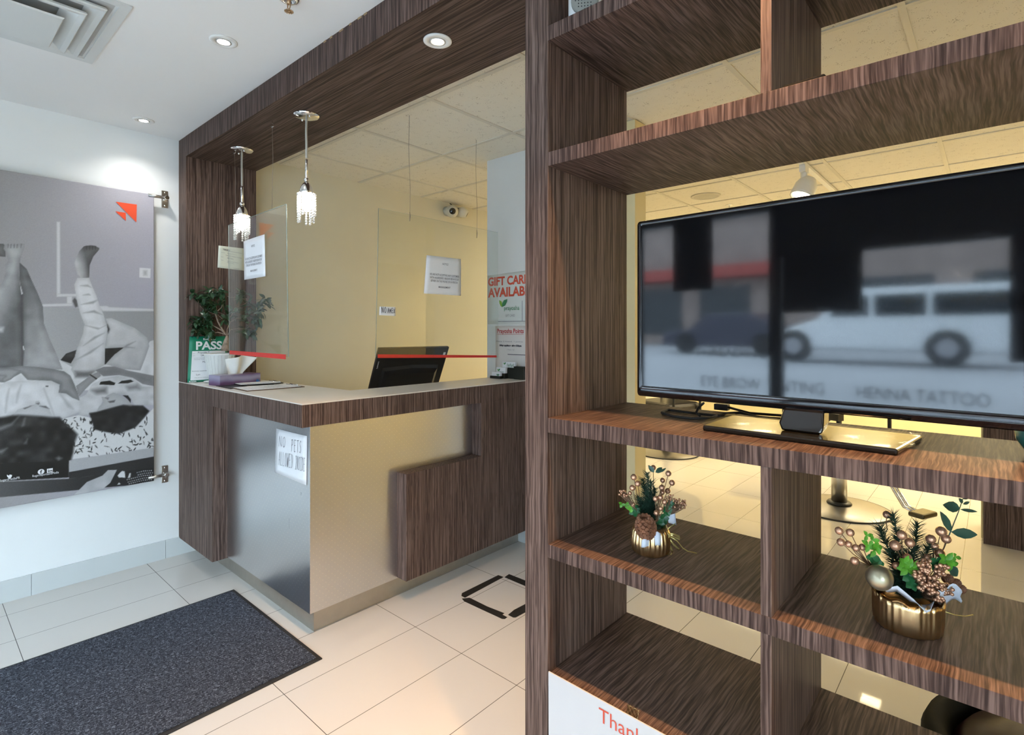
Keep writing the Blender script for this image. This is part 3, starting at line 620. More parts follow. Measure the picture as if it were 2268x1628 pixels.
# ================================================================== TELEVISION
tv = bpy.data.objects.new('television', None); C.objects.link(tv); tag(tv, 'black flat-screen television with the street reflected in it', 'television')
tv.location = (-.310, 1.3205, 1.166); tv.rotation_euler = (0, 0, math.radians(-1.8))
def lobj(name, mb, m, parent, **k):     # part built in the thing's own coordinates
    mb2 = mb; off = parent_loc(parent)
    for v in mb2.bm.verts: v.co += off
    return obj(name, mb2, m, parent, **k)
hw = .418; zb, zt = .056, .531
def rrect(x0, x1, z0, z1, r, y):
    P = []
    for cx_, cz_, a0 in ((x1-r, z1-r, 0), (x0+r, z1-r, 90), (x0+r, z0+r, 180), (x1-r, z0+r, 270)):
        for i in range(5): a = math.radians(a0+i*22.5); P.append((cx_+r*math.cos(a), y, cz_+r*math.sin(a)))
    return P
body = MB(); rings = [[body.bm.verts.new(Vector(p)) for p in rrect(-hw+d, hw-d, zb+d, zt-d, .008, y)] for d, y in ((.004, -.002), (0, .004), (0, .03), (.03, .045), (.06, .06))]
for a, b in zip(rings, rings[1:]):
    for i in range(20): body.bm.faces.new((a[i], a[(i+1) % 20], b[(i+1) % 20], b[i]))
body.bm.faces.new(rings[-1])
lobj('casing', body, black_gloss, tv)
# bezel: frame with a deeper rounded lower lip
sx0, sx1, sz0, sz1 = -hw+.020, hw-.020, zb+.030, zt-.014
bz = MB(); o_ = [bz.bm.verts.new(Vector(p)) for p in rrect(-hw+.003, hw-.003, zb+.003, zt-.003, .008, -.002)]
m_ = [bz.bm.verts.new(Vector(p)) for p in rrect(-hw+.009, hw-.009, zb+.014, zt-.008, .006, -.010)]
i_ = [bz.bm.verts.new(Vector(p)) for p in rrect(sx0, sx1, sz0, sz1, .002, -.003)]
for a, b in ((o_, m_), (m_, i_)):
    for i in range(20): bz.bm.faces.new((a[i], a[(i+1) % 20], b[(i+1) % 20], b[i])).smooth = True
lobj('bezel', bz, black_gloss, tv)
scm = bpy.data.materials.new('tv_screen'); scm.use_nodes = True; b_ = scm.node_tree.nodes['Principled BSDF']
b_.inputs['Base Color'].default_value = (.004, .004, .005, 1); b_.inputs['Roughness'].default_value = .05; b_.inputs['IOR'].default_value = 1.8
lobj('screen', MB().box(sx0-.001, sx1+.001, -.0045, -.001, sz0-.001, sz1+.001), scm, tv)
nk = MB(); nk.prism([(-.040, -.030, .012), (.040, -.030, .012), (.044, -.034, .03), (.04, -.012, .062), (-.04, -.012, .062), (-.044, -.034, .03)], (0, .05, .008))
lobj('neck', nk, black_gloss, tv, bevel=.006)
lobj('stand_base', MB().prism([(-.195, -.085, 0), (.180, -.085, 0), (.195, .115, 0), (-.205, .115, 0)], (0, 0, .013)), mat('stand_gloss', (.012, .011, .009), .10, spec=.35), tv, bevel=.004)
fl_ = MB(); fl_.grid(lambda u, v: (-.212+.41*u+.006*math.sin(v*11), -.084+.205*v, .0150+.0005*math.sin(u*23)*math.sin(v*9)+.004*(max(0, u-.93)/.07)**2*(1+.6*math.sin(v*40))), 40, 16)
lobj('protective_film', fl_, clear('plastic_film', (.97, .96, .9), .22, rough=.06), tv)
gs = mat('tv_marks', (.18, .19, .2), .4)
text('logo_marks', '- - - - -', (.27, 1.305, 1.166+.062), (1, -.031, 0), (0, 0, 1), .006, gs, tv) if False else None
# cable
cb = MB(); P = [onZ(x, y, 1.1705) for x, y in ((1785, 938), (1740, 928), (1690, 926), (1640, 914), (1600, 916), (1575, 926), (1530, 927), (1490, 922), (1466, 914), (1480, 908), (1520, 913), (1560, 918), (1600, 922), (1640, 918))]
P2 = []
for i in range(len(P)-1):
    for t_ in (0, .34, .67): P2.append(P[i].lerp(P[i+1], t_))
cbl = thing('power_cable', 'black looped power cable on the shelf behind the television stand', 'cable', P[6])
obj('cord', cb.tube(P2, .0038, 8), black_rubber, cbl)
obj('cord', MB().tube([onZ(1550, 921, 1.171), onZ(1542, 914, 1.176), onY(1547, 903, 1.40), onY(1558, 893, 1.36)], .0032, 8), black_rubber, cbl)
q = onZ(1597, 908, 1.166); obj('plug', MB().box(q.x-.018, q.x+.022, q.y-.010, q.y+.012, 1.166, 1.184), black_plastic, cbl, bevel=.002)
obj('cord', MB().tube([q+Vector((.02, 0, .01)), onZ(1660, 915, 1.172), onZ(1740, 921, 1.172)], .0035, 8), black_rubber, cbl)

# ================================================================== SMALL THINGS ON THE SHELVES
q = onZ(1300, 38, 2.217)
rt = thing('white_device', 'white round device with a grey perforated disc on the top shelf', 'device', (-.822, 1.225, 2.217))
obj('body', MB().lathe([(.040, 0), (.046, .004), (.046, .10), (.038, .11)], (-.822, 1.225, 2.217), 32), white_plastic, rt)
fd = Vector((.52, -.85, 0)).normalized(); cc = Vector((-.822, 1.225, 2.262))+fd*.0425
dsk = obj('speaker_disc', MB().lathe([(.036, 0), (.036, .006), (.031, .008), (.001, .008)], cc, 28, fd), mat('disc_grey', (.20, .20, .18), .6, vary=.1), rt)
hl = MB(); sd_ = fd.cross(Vector((0, 0, 1)))
for i in range(-3, 4):
    for j in range(-3, 4):
        if i*i+j*j < 9.5: p = cc+fd*.0082+sd_*i*.008+Vector((0, 0, j*.008)); hl.cyl(p, p+fd*.0005, .0017, n=8)
obj('perforation', hl, black_plastic, dsk)
q = onZ(1756, 176, 1.878)
tag(obj('remote_control', MB().prism([Vector((-.315, 1.17, 1.878)), Vector((-.24, 1.165, 1.878)), Vector((-.235, 1.20, 1.878)), Vector((-.31, 1.21, 1.878))], (0, 0, .012)), mat('matt_black', (.01, .01, .01), .8, spec=.1), bevel=.003), 'small flat black object lying on the shelf above the television', 'object')
tl = mat('teal_ceramic', (.035, .22, .20), .25, vary=.05)
tag(obj('teal_bowl', MB().lathe([(.03, 0), (.05, .004), (.066, .03), (.07, .055), (.066, .055), (.06, .03), (.04, .01), (.001, .008)], (.098, 1.395, 1.1662), 32, caps=False), tl), 'teal bowl at the right edge of the television shelf', 'bowl')

# ================================================================== FESTIVE ARRANGEMENTS
gold = mat('gold_foil', (.86, .62, .32), .28, 1, vary=.12, vscale=40); gold2 = mat('gold_ribbon', (.75, .60, .22), .3, .8)
berry = mat('bronze_berry', (.58, .33, .21), .25, .65, vary=.15, vscale=50); twig = mat('twig', (.16, .09, .05), .7)
pine = mat('pine_needles', (.012, .04, .024), .5, vary=.4, vscale=90); lgreen = mat('leaf_green', (.08, .27, .02), .4, vary=.4, vscale=70); mgreen = mat('leaf_mid', (.015, .11, .035), .35, vary=.3, vscale=60)
cone_m = mat('pine_cone', (.20, .085, .045), .55, vary=.4, vscale=60); euc = mat('eucalyptus', (.03, .075, .05), .4, vary=.2, vscale=50)
wrap_w = mat('white_wrap', (.62, .66, .74), .4, vary=.02)
FW = Vector((fx, fy, 0)); RT = Vector((rx, ry, 0)); UP = Vector((0, 0, 1))
def pleated(c, prof, n, amp, nn=120, rough=False):
    mb = MB(); rings = []
    if rough:
        ph = [random.uniform(0, 6.28) for _ in range(8)]
        wv = lambda a, k_: sum(math.sin((7+5*q)*a+ph[q]+k_*.3*(q % 3-1))/(1.5+.25*q) for q in range(8))
        for k_, (r, z) in enumerate(prof):
            rings.append([mb.bm.verts.new(Vector((c.x+math.cos(2*math.pi*i/nn)*r*(1+amp*wv(2*math.pi*i/nn, k_)), c.y+math.sin(2*math.pi*i/nn)*r*(1+amp*wv(2*math.pi*i/nn, k_)), c.z+z+(.004*wv(2*math.pi*i/nn, 9) if k_ == len(prof)-3 else 0)))) for i in range(nn)])
        mb.skin(rings, False); mb.bm.faces.new(list(reversed(rings[0]))); return mb
    for k_, (r, z) in enumerate(prof):
        rings.append([mb.bm.verts.new(Vector((c.x+math.cos(2*math.pi*i/nn)*r*(1+amp*math.sin(n*2*math.pi*i/nn+k_*.25)*(k_ > 0)), c.y+math.sin(2*math.pi*i/nn)*r*(1+amp*math.sin(n*2*math.pi*i/nn+k_*.25)*(k_ > 0)), c.z+z))) for i in range(nn)])
    mb.skin(rings, False); mb.bm.faces.new(list(reversed(rings[0]))); return mb
def sprig(mb, a, b, ln, n=150):
    a, b = Vector(a), Vector(b); d = (b-a).normalized(); mb.tube([a, b], .0014, 5)
    for i in range(n):
        t_ = random.random(); p = a.lerp(b, t_); ph = random.uniform(0, 6.28); u = d.orthogonal().normalized(); w = d.cross(u)
        nd = (u*math.cos(ph)+w*math.sin(ph)+d*random.uniform(.5, 1.1)).normalized(); e = p+nd*ln*random.uniform(.7, 1.1); s_ = nd.orthogonal().normalized()*.0009
        mb.face([p-s_, p+s_, e])
def spray(parent, root, pts, name='berry_sprig', rr_=None):
    g = MB(); s_ = MB()
    for p, r in pts:
        g.ball(p, r, 12, 9); mid = root.lerp(p, .55)+Vector((random.uniform(-.004, .004), random.uniform(-.004, .004), random.uniform(-.004, .004))); s_.tube([root, mid, p], .0009, 5)
    tw = obj(name, s_, twig, parent); obj('berries', g, berry, tw)
def cluster(parent, root, cen, n, R, r, name='berry_cluster'):
    pts = []
    for i in range(n):
        a, b_, c_ = random.gauss(0, 1), random.gauss(0, 1), random.gauss(0, 1); l_ = math.sqrt(a*a+b_*b_+c_*c_)+1e-6; k_ = random.uniform(.4, 1)
        pts.append((Vector(cen)+(RT*a*R[0]+UP*b_*R[1]+FW*c_*R[0]*.7)/l_*k_, r*random.uniform(.85, 1.1)))
    spray(parent, root, pts, name)
def petals(mb, c, n, ln, wd, spread=1.0):
    for i in range(n):
        a = 2*math.pi*i/n+random.uniform(-.3, .3); d = (RT*math.cos(a)+UP*math.sin(a)*.8-FW*.5*random.random())*spread; mb.leaf(c, d, -FW+UP*.3, ln*random.uniform(.8, 1.1), wd, .2)
def cone_obj(c, ax, L_, R_, parent):
    mb = MB(); ax = Vector(ax).normalized(); u = ax.orthogonal().normalized(); w = ax.cross(u); mb.tube([Vector(c)-ax*L_*.45, Vector(c)+ax*L_*.4], R_*.5, 10)
    for k_ in range(11):
        t_ = k_/10; r = R_*math.sin(math.pi*(.16+.72*t_))**.8; z = -L_/2+L_*t_
        for i in range(9):
            a = 2*math.pi*(i+.5*(k_ % 2))/9; o_ = u*math.cos(a)+w*math.sin(a); p = Vector(c)+ax*z+o_*r*.85
            sd_ = ax.cross(o_).normalized(); s = R_*.30
            mb.prism([p-sd_*s*.7-ax*s*.3, p+sd_*s*.7-ax*s*.3, p+sd_*s*.5+ax*s*.6, p+ax*s*.95, p-sd_*s*.5+ax*s*.6], o_*s*.62)
    return obj('pine_cone', mb, cone_m, parent)
# ---- arrangement one
c = onZ(1441, 1222, .827); dp = c.dot(FW)
def g1(x, y, dd=0): return atD(1340+x/6.264, 1000+y/6.264, dp+dd)
px1 = dp/F/6.264
fa = thing('festive_arrangement', 'small festive arrangement with a brown pine cone in a pleated gold pot on the shelf', 'arrangement', (c.x, c.y, .827), 'festive arrangements on the shelves')
rp = 42/F*dp*.98
obj('pot_wrap', pleated(c, [(rp*.84, 0), (rp*.97, .008), (rp*1.02, .03), (rp*.96, .055), (rp*.82, .070), (rp*.72, .067), (rp*.66, .05)], 26, .035, 156), gold, fa)
root = c+UP*.06
obj('filling', MB().lathe([(rp*.7, .0), (rp*.5, .02), (.001, .024)], c+UP*.05, 20), pine, fa)
sp = MB()
for x, y, l_ in ((590, 300, .016), (530, 380, .018), (640, 420, .018), (560, 500, .02), (470, 640, .02), (640, 640, .022), (700, 520, .018), (560, 720, .022), (680, 760, .02), (500, 760, .018)): sprig(sp, root, g1(x, y, random.uniform(-.01, .02)), l_*1.15, 330)
obj('pine_sprigs', sp, pine, fa, kind='stuff')
rb = g1(700, 950)
spray(fa, rb, [(g1(x, y, dd), r*px1) for x, y, r, dd in ((670, 225, 38, .02), (880, 305, 41, .0), (930, 435, 41, .0), (800, 400, 36, .02), (870, 548, 40, .01), (790, 500, 40, -.01), (795, 568, 34, 0))])
spray(fa, g1(715, 980, -.03), [(g1(x, y, -.035), r*px1) for x, y, r in ((700, 655, 38), (770, 635, 38), (828, 700, 38), (775, 790, 30), (710, 850, 38))])
spray(fa, g1(480, 900), [(g1(x, y, 0), r*px1) for x, y, r in ((400, 355, 43), (455, 445, 41), (380, 505, 41), (347, 577, 28), (390, 735, 32))])
cluster(fa, g1(470, 850), g1(265, 590), 22, (.015, .012), .0027); cluster(fa, g1(820, 900), g1(1040, 715), 42, (.021, .017), .0029); cluster(fa, g1(820, 900), g1(900, 640), 16, (.013, .010), .0026)
lf = MB()
for x, y, n_, s in ((230, 735, 3, .010), (300, 745, 4, .010), (360, 790, 4, .012)): petals(lf, g1(x, y), n_, s, s*.8)
obj('light_leaves', lf, lgreen, fa)
lf = MB()
for x, y, n_, s in ((410, 830, 5, .016), (440, 790, 4, .013), (860, 820, 6, .017), (900, 720, 5, .013), (810, 930, 6, .018), (760, 1000, 5, .015)): petals(lf, g1(x, y), n_, s, s*.8)
obj('green_leaves', lf, mgreen, fa)
lf = MB(); lf.leaf(g1(680, 290), g1(590, 175)-g1(680, 290), -FW, .022, .012).leaf(g1(700, 290), g1(800, 230)-g1(700, 290), -FW, .022, .014).leaf(g1(740, 290), g1(870, 232)-g1(740, 290), -FW, .024, .007)
obj('dark_leaves', lf, euc, fa)
cone_obj(g1(566, 1050, -.038), UP*1-RT*.25-FW*.3, .050, .026, fa)
wp = MB(); wp.grid(lambda u, v: g1(505+270*u, 1235-120*math.sin(u*2.2)*v+95*(1-v)*(1-.3*u)+8*math.sin(u*14), -.048-.004*math.sin(u*9)), 10, 5)
obj('paper_collar', wp, wrap_w, fa, solid=.0004)
wp = MB(); wp.grid(lambda u, v: g1(880+110*u-20*v, 990-190*v+30*u, .0), 5, 6); obj('paper_collar', wp, wrap_w, fa, solid=.0004)
rbn = MB()
def ribbon(mb, pts, w):
    n_ = len(pts); mb.grid(lambda u, v: Vector(pts[min(n_-1, int(round(u*(n_-1))))])+UP*w*(v-.5)+RT*w*.4*(v-.5), n_-1, 1)
for pts, w in (([(820, 1180), (850, 1280), (870, 1390), (880, 1440)], .006), ([(860, 1180), (900, 1300), (940, 1400), (905, 1440)], .006), ([(850, 1150), (950, 1290), (1030, 1360)], .005), ([(850, 1130), (950, 1150), (1030, 1180), (1040, 1215), (960, 1190), (880, 1150)], .005), ([(800, 1150), (880, 1070), (980, 1000)], .006), ([(900, 1180), (1000, 1240), (1080, 1340), (1150, 1385), (1275, 1412)], .0025)):
    ribbon(rbn, [g1(x, y, -.02) for x, y in pts], w)
rbn.lathe([(.006, 0), (.010, .004), (.006, .01)], g1(850, 1150, -.02), 10, -FW)
obj('ribbon', rbn, gold2, fa, solid=.0004)
# ---- arrangement two
c = onZ(2010, 1384, .827); dp2 = c.dot(FW)
def g2(x, y, dd=0): return atD(1820+x/4.4, 1060+y/4.4, dp2+dd)
px2 = dp2/F/4.4
fb = thing('festive_arrangement', 'larger festive arrangement with a round gold bauble and eucalyptus in a gold wrap', 'arrangement', (c.x, c.y, .827), 'festive arrangements on the shelves')
rp = 67/F*dp2*.97
obj('pot_wrap', pleated(c, [(rp*.93, 0), (rp*.97, .003), (rp*1.0, .025), (rp*1.0, .05), (rp*1.02, .062), (rp*.95, .058), (rp*.9, .04)], 9, .013, 200, True), gold, fb)
obj('filling', MB().lathe([(rp*.85, .0), (rp*.6, .012), (.001, .016)], c+UP*.042, 20), mat('gold_dark', (.35, .18, .05), .35, .8), fb)
root = g2(850, 1180, .0); sp = MB()
for x, y, l_, s in ((560, 460, .020, 1), (700, 350, .016, 1), (935, 440, .020, 1), (1060, 640, .018, 1), (480, 840, .016, 1), (700, 700, .02, 1), (860, 720, .02, 1), (760, 880, .02, 1), (960, 900, .02, 1), (1050, 1150, .018, 1), (700, 1000, .018, 1), (900, 1020, .02, 1)): sprig(sp, root, g2(x, y, random.uniform(-.01, .02)), l_*1.15, 420)
obj('pine_sprigs', sp, pine, fb, kind='stuff')
spray(fb, g2(470, 850), [(g2(x, y), r*px2) for x, y, r in ((170, 508, 38), (278, 525, 38), (187, 620, 38), (262, 638, 33), (335, 675, 35), (397, 668, 33), (322, 803, 40))])
spray(fb, g2(800, 900), [(g2(x, y, -.01), r*px2) for x, y, r in ((780, 550, 46), (715, 652, 50), (858, 625, 45), (835, 775, 43), (725, 850, 36), (880, 820, 30))])
spray(fb, g2(1100, 900), [(g2(x, y, .0), r*px2) for x, y, r in ((1165, 515, 49), (1062, 590, 45), (1213, 588, 44), (1150, 727, 46), (1100, 660, 36), (1028, 775, 42))])
spray(fb, g2(640, 500, .03), [(g2(636, 352, .03), 38*px2)])
for x, y, n_, R__ in ((1010, 850, 24, (.017, .014)), (1180, 900, 24, (.014, .016)), (1030, 970, 34, (.026, .015)), (1060, 1050, 30, (.024, .014)), (1200, 1070, 26, (.018, .014)), (1145, 1165, 12, (.011, .010)), (940, 935, 12, (.010, .008))): cluster(fb, g2(950, 1120), g2(x, y, -.035), n_, R__, .0036)
lf = MB()
for x, y, n_, s in ((440, 555, 3, .010), (490, 600, 3, .011), (450, 645, 3, .013), (535, 665, 4, .013), (520, 700, 3, .013), (800, 815, 5, .013), (830, 870, 6, .016), (885, 870, 4, .013), (1210, 790, 5, .016), (1250, 830, 4, .014), (1300, 765, 3, .010)): petals(lf, g2(x, y, -.025), n_, s*1.15, s*.75)
obj('light_leaves', lf, lgreen, fb)
lf = MB()
for x, y, n_, s in ((490, 765, 4, .014), (540, 840, 5, .014), (850, 945, 5, .016), (870, 1010, 5, .016), (1120, 820, 5, .018)): petals(lf, g2(x, y, -.02), n_, s, s*.9)
obj('green_leaves', lf, mgreen, fb)
eu = MB(); eu.tube([g2(1180, 700), g2(1250, 530), g2(1330, 330), g2(1385, 170)], .0013, 6, .0007)
for a, b_, w in (((1345, 290), (1170, 255), .021), ((1350, 300), (1510, 322), .007), ((1262, 520), (1140, 315), .016), ((1262, 520), (1505, 545), .020), ((1240, 850), (1315, 950), .020), ((1375, 240), (1330, 190), .008), ((1375, 250), (1440, 225), .006), ((1378, 200), (1440, 180), .005)):
    A0 = g2(*a, -.005); B0 = g2(*b_, -.005); eu.leaf(A0, B0-A0, -FW+UP*.2, (B0-A0).length, w, -.06)
obj('eucalyptus_stem', eu, euc, fb)
bc = g2(562, 965, -.045); obj('bauble', MB().ball(bc, 118*px2*.96, 28, 18), mat('bauble_gold', (.42, .38, .27), .33, .85, vary=.05), fb)
wp = MB(); E_ = [(590, 1075), (740, 1045), (830, 1120), (900, 1180), (950, 1240), (1020, 1310), (1060, 1290), (1090, 1210)]; I_ = [(640, 1110), (730, 1100), (800, 1150), (860, 1200), (960, 1230), (1010, 1230), (1060, 1220), (1100, 1190)]
wp.grid(lambda u, v: g2(*E_[min(7, int(round(u*7)))], -.062).lerp(g2(*I_[min(7, int(round(u*7)))], -.045), v), 7, 2)
wp.grid(lambda u, v: g2(1130+230*u+10*math.sin(v*9), 1215-20*u-160*v*(1-.4*abs(u-.5))+30*math.sin(u*7), -.02-.02*v), 8, 6)
obj('paper_collar', wp, wrap_w, fb, solid=.0004)
wp = MB(); wp.grid(lambda u, v: g2(600+400*u, 1130+150*u+30*v+14*math.sin(u*12), -.058+.012*v), 14, 3)
obj('foil_fold', wp, mat('foil_amber', (.55, .28, .06), .2, 1), fb, solid=.0004)
for x, y in ((1225, 975), (1300, 1020), (1350, 1080)): cone_obj(g2(x, y, .02), RT+UP*.4, .016, .0085, fb)
obj('wire_stem', MB().tube([g2(1180, 1290, -.02), g2(1300, 1330, -.02), g2(1400, 1343, -.02), g2(1475, 1328, -.02)], .0009, 6), gold2, fb)

# ================================================================== PENDANTS
glassm2 = mat('crystal_bead', (.95, .95, .95), .08, trans=.55, ior=1.5)
bulb_m = mat('pendant_bulb', (1, 1, 1), .3, emit=(1, .97, .9), estr=22)
def pendant(x, y, label):
    zc = 2.462; p = thing('pendant_lamp', label, 'lamp', (x, y, zc), 'crystal pendants over the counter')
    cn = obj('canopy', MB().lathe([(.062, 0), (.062, -.004), (.052, -.012), (.022, -.019), (.006, -.021), (.001, -.022)], (x, y, zc), 32), chrome, p)
    for dx in (-.035, .04): obj('screw', MB().ball((x+dx, y-.004, zc-.018), .005, 8, 6), chrome, cn)
    obj('cord', MB().tube([(x, y, zc-.02), (x-.003, y, zc-.09), (x, y, zc-.15), (x, y, 2.25)], .0058, 8), mat('clear_cord', (.45, .43, .38), .3, vary=.05), p)
    obj('stem', MB().lathe([(.004, 0), (.007, .002), (.007, .092), (.004, .095)], (x, y, 2.150), 12).lathe([(.012, 0), (.013, .004), (.013, .014), (.008, .017)], (x, y, 2.134), 16), chrome, p)
    obj('bell_cap', MB().lathe([(.034, 0), (.033, .012), (.028, .032), (.018, .050), (.008, .060), (.004, .062)], (x, y, 2.073), 28), chrome, p)
    b = MB()
    for i in range(14):
        a = 2*math.pi*i/14; n_ = 12 if i % 5 in (0, 1) else (8 if i % 2 else 9)
        for j in range(n_): b.ball((x+.040*math.cos(a), y+.040*math.sin(a), 2.070-j*.0125), .0064, 8, 6)
    obj('crystal_beads', b, glassm2, p, kind='stuff')
    obj('bulb', MB().lathe([(.002, 0), (.014, .004), (.022, .02), (.022, .075), (.012, .09), (.002, .092)], (x, y, 1.985), 20), bulb_m, p)
    return p
pendant(-3.296, 1.326, 'crystal pendant lamp hanging nearest the wooden column')
pendant(-2.532, 1.326, 'crystal pendant lamp hanging over the counter corner, farther from the column')

# ================================================================== CEILING FITTINGS
lamp_c = mat('downlight_lamp', (1, 1, 1), .3, emit=(1, .97, .93), estr=30); lamp_w = mat('downlight_lamp_warm', (1, 1, 1), .3, emit=(1, .88, .66), estr=26)
def downlight(x, y, z, label, warm, watt):
    p = thing('downlight', label, 'ceiling light', (x, y, z), None)
    obj('trim_ring', MB().lathe([(.052, .0), (.052, -.003), (.046, -.006), (.030, -.005), (.030, 0)], (x, y, z), 40), white_plastic, p)
    obj('gimbal_ring', MB().lathe([(.028, -.002), (.029, -.006), (.024, -.006), (.022, -.001)], (x, y, z), 32), mat('gimbal', (.5, .5, .5), .4), p)
    obj('lamp', MB().lathe([(.0215, -.0015), (.0215, -.0035), (.001, -.0045)], (x, y, z), 28), lamp_w if warm else lamp_c, p)
    l = light('light', 'SPOT', (x, y, z-.012), watt, WARM if warm else COOL, p, spot_size=math.radians(76 if warm else 125), spot_blend=1.0, shadow_soft_size=.025)
downlight(-3.578, .905, CEIL-.005, 'round recessed downlight nearest the white wall, above the banner', False, DOWN_W)
downlight(-2.356, .875, CEIL-.005, 'round recessed downlight in the white ceiling between the diffuser and the header', False, DOWN_W)
downlight(-1.521, 1.303, 2.4615, 'round recessed downlight set in the underside of the wooden header', True, 8)
for x, w in ((-1.45, WARM_W), (-.45, WARM_W), (.35, WARM_W), (1.1, WARM_W*.6)): downlight(x, .95, CEIL-.005, 'recessed downlight in front of the shelving, %s from the left, outside the photo' % {-1.45: 'first', -.45: 'second', .35: 'third', 1.1: 'fourth'}[x], True, w)
for x, y in ((-2.4, -.9), (-.6, -.9), (1.2, -.9)): downlight(x, y, CEIL-.005, 'recessed downlight near the storefront, %s, outside the photo' % {-2.4: 'nearest the banner wall', -.6: 'in the middle', 1.2: 'farthest from the banner'}[x], False, DOWN_W)
# square air diffuser
vx0, vx1, vy0, vy1 = -2.985, -2.350, -.075, .560; vz = CEIL-.005
df = thing('air_diffuser', 'square white ceiling air diffuser with stepped louvres', 'vent', ((vx0+vx1)/2, (vy0+vy1)/2, vz)); vw = mat('vent_white', (.62, .64, .63), .45, vary=.01)
def sqf(mb, i0, z0, i1, z1):
    a = [(vx0+i0, vy0+i0, z0), (vx1-i0, vy0+i0, z0), (vx1-i0, vy1-i0, z0), (vx0+i0, vy1-i0, z0)]; b = [(vx0+i1, vy0+i1, z1), (vx1-i1, vy0+i1, z1), (vx1-i1, vy1-i1, z1), (vx0+i1, vy1-i1, z1)]
    for i in range(4): mb.face([a[i], a[(i+1) % 4], b[(i+1) % 4], b[i]])
fr = MB(); sqf(fr, 0, vz, 0, vz-.006); sqf(fr, 0, vz-.006, .034, vz-.006); sqf(fr, .034, vz-.006, .036, vz-.0025); sqf(fr, .036, vz-.0025, .042, vz-.001)
obj('frame', fr, vw, df)
for i, (a0, a1, z0, z1) in enumerate(((.062, .120, vz-.022, vz-.004), (.112, .180, vz-.040, vz-.014))):
    lm = MB(); sqf(lm, a0+.004, z0+.012, a0, z0+.004); sqf(lm, a0, z0+.004, a0+.003, z0); sqf(lm, a0+.003, z0, a0+.02, z0+.003); sqf(lm, a0+.02, z0+.003, a1, z1)
    obj('louvre', lm, vw, df, solid=.0015)
cp = MB(); sqf(cp, .168, vz-.052, .172, vz-.057); cp.face([(vx0+.172, vy0+.172, vz-.057), (vx1-.172, vy0+.172, vz-.057), (vx1-.172, vy1-.172, vz-.057), (vx0+.172, vy1-.172, vz-.057)]); obj('centre_plate', cp, vw, df, solid=.0015)
cp = MB(); cp.box(vx0+.03, vx1-.03, vy0+.03, vy1-.03, vz-.001, vz); obj('neck_plate', cp, mat('vent_inner', (.45, .46, .46), .8), df)
obj('hanger_post', MB().cyl(((vx0+vx1)/2, (vy0+vy1)/2, vz-.055), ((vx0+vx1)/2, (vy0+vy1)/2, vz-.001), .02, n=10), vw, df)
# sprinkler
sx, sy = onZ(640, -4, vz).xy
sk = thing('sprinkler', 'chrome fire sprinkler with toothed disc hanging from the white ceiling', 'sprinkler', (sx, sy, vz))
obj('escutcheon', MB().lathe([(.036, 0), (.036, -.004), (.027, -.009), (.018, -.007), (.014, -.002)], (sx, sy, vz), 32), chrome, sk)
bz_ = mat('brass', (.45, .30, .18), .3, 1)
obj('nozzle', MB().cyl((sx, sy, vz), (sx, sy, vz-.022), .007, n=12).tube([(sx+.010, sy, vz-.015), (sx+.010, sy, vz-.03), (sx, sy, vz-.044)], .0022).tube([(sx-.010, sy, vz-.015), (sx-.010, sy, vz-.03), (sx, sy, vz-.044)], .0022), bz_, sk)
dd_ = MB(); dd_.lathe([(.003, 0), (.0085, -.001), (.0085, -.0025), (.003, -.0025)], (sx, sy, vz-.046), 16)
for i in range(12):
    a = i*math.pi/6; M = Matrix.Translation((sx, sy, vz-.0475)) @ Matrix.Rotation(a, 4, 'Z'); dd_.box(.007, .0155, -.0022, .0022, -.001, .001, M)
obj('deflector', dd_, bz_, sk)
# cameras on the far wall
cm = mat('camera_white', (.60, .58, .50), .4)
CAMC = []
for (px, py, dx, dz, dirv, r, lb) in ((1001, 468, 0, 0, (.78, -.58, -.18), .058, 'white dome security camera pointing toward the entrance'), (1024, 470, 0, 0, (.55, .62, -.42), .050, 'white dome security camera turned away, right of the other one')):
    q = onX(px, py, XW+.075); g = thing('security_camera', lb, 'camera', (q.x, q.y, q.z), 'security cameras by the ceiling'); dv = Vector(dirv).normalized(); CAMC.append(q)
    obj('mount', MB().cyl((XW, q.y, q.z+.01), (q.x, q.y, q.z), .045, .04, 20), cm, g)
    obj('dome', MB().ball(q, r, 22, 14), cm, g)
    obj('lens_collar', MB().lathe([(r*.86, r*.35), (r*.80, r*.75), (r*.62, r*.98), (r*.5, r*1.0)], q, 24, dv, caps=False), cm, g)
    obj('lens', MB().lathe([(r*.55, r*.9), (r*.50, r*1.02), (.001, r*1.05)], q, 24, dv), black_gloss, g)
obj('wire', MB().tube([Vector((XW+.01, CAMC[1].y-.10, CEIL-.002)), Vector((XW+.05, CAMC[1].y-.05, CEIL-.05)), CAMC[1]+Vector((.0, 0, .045))], .004, 6), black_rubber, [o for o in C.objects if o.name == 'security_camera'][0])
# ceiling speaker, track light, sprinkler head, troffers
q = onZ(1563, 434, CEIL); spk = thing('ceiling_speaker', 'round beige speaker grille flush in the tiled ceiling', 'speaker', (q.x, q.y, CEIL))
obj('rim', MB().lathe([(.125, 0), (.125, -.006), (.108, -.009), (.104, -.004)], (q.x, q.y, CEIL), 40), gm, spk)
obj('grille', MB().lathe([(.106, -.004), (.001, -.006)], (q.x, q.y, CEIL), 36, caps=False), mat('grille', (.5, .47, .38), .6, vary=.1, vscale=200), spk)
q = onZ(1615, 454, CEIL); s2 = thing('smoke_sensor', 'tiny metal sprinkler head in the tiled ceiling just above the television', 'sprinkler', (q.x, q.y, CEIL))
obj('plate', MB().lathe([(.035, 0), (.03, -.006), (.01, -.008)], (q.x, q.y, CEIL), 20), chrome, s2); obj('head', MB().cyl((q.x, q.y, CEIL-.006), (q.x, q.y, CEIL-.05), .006, n=8), chrome, s2)
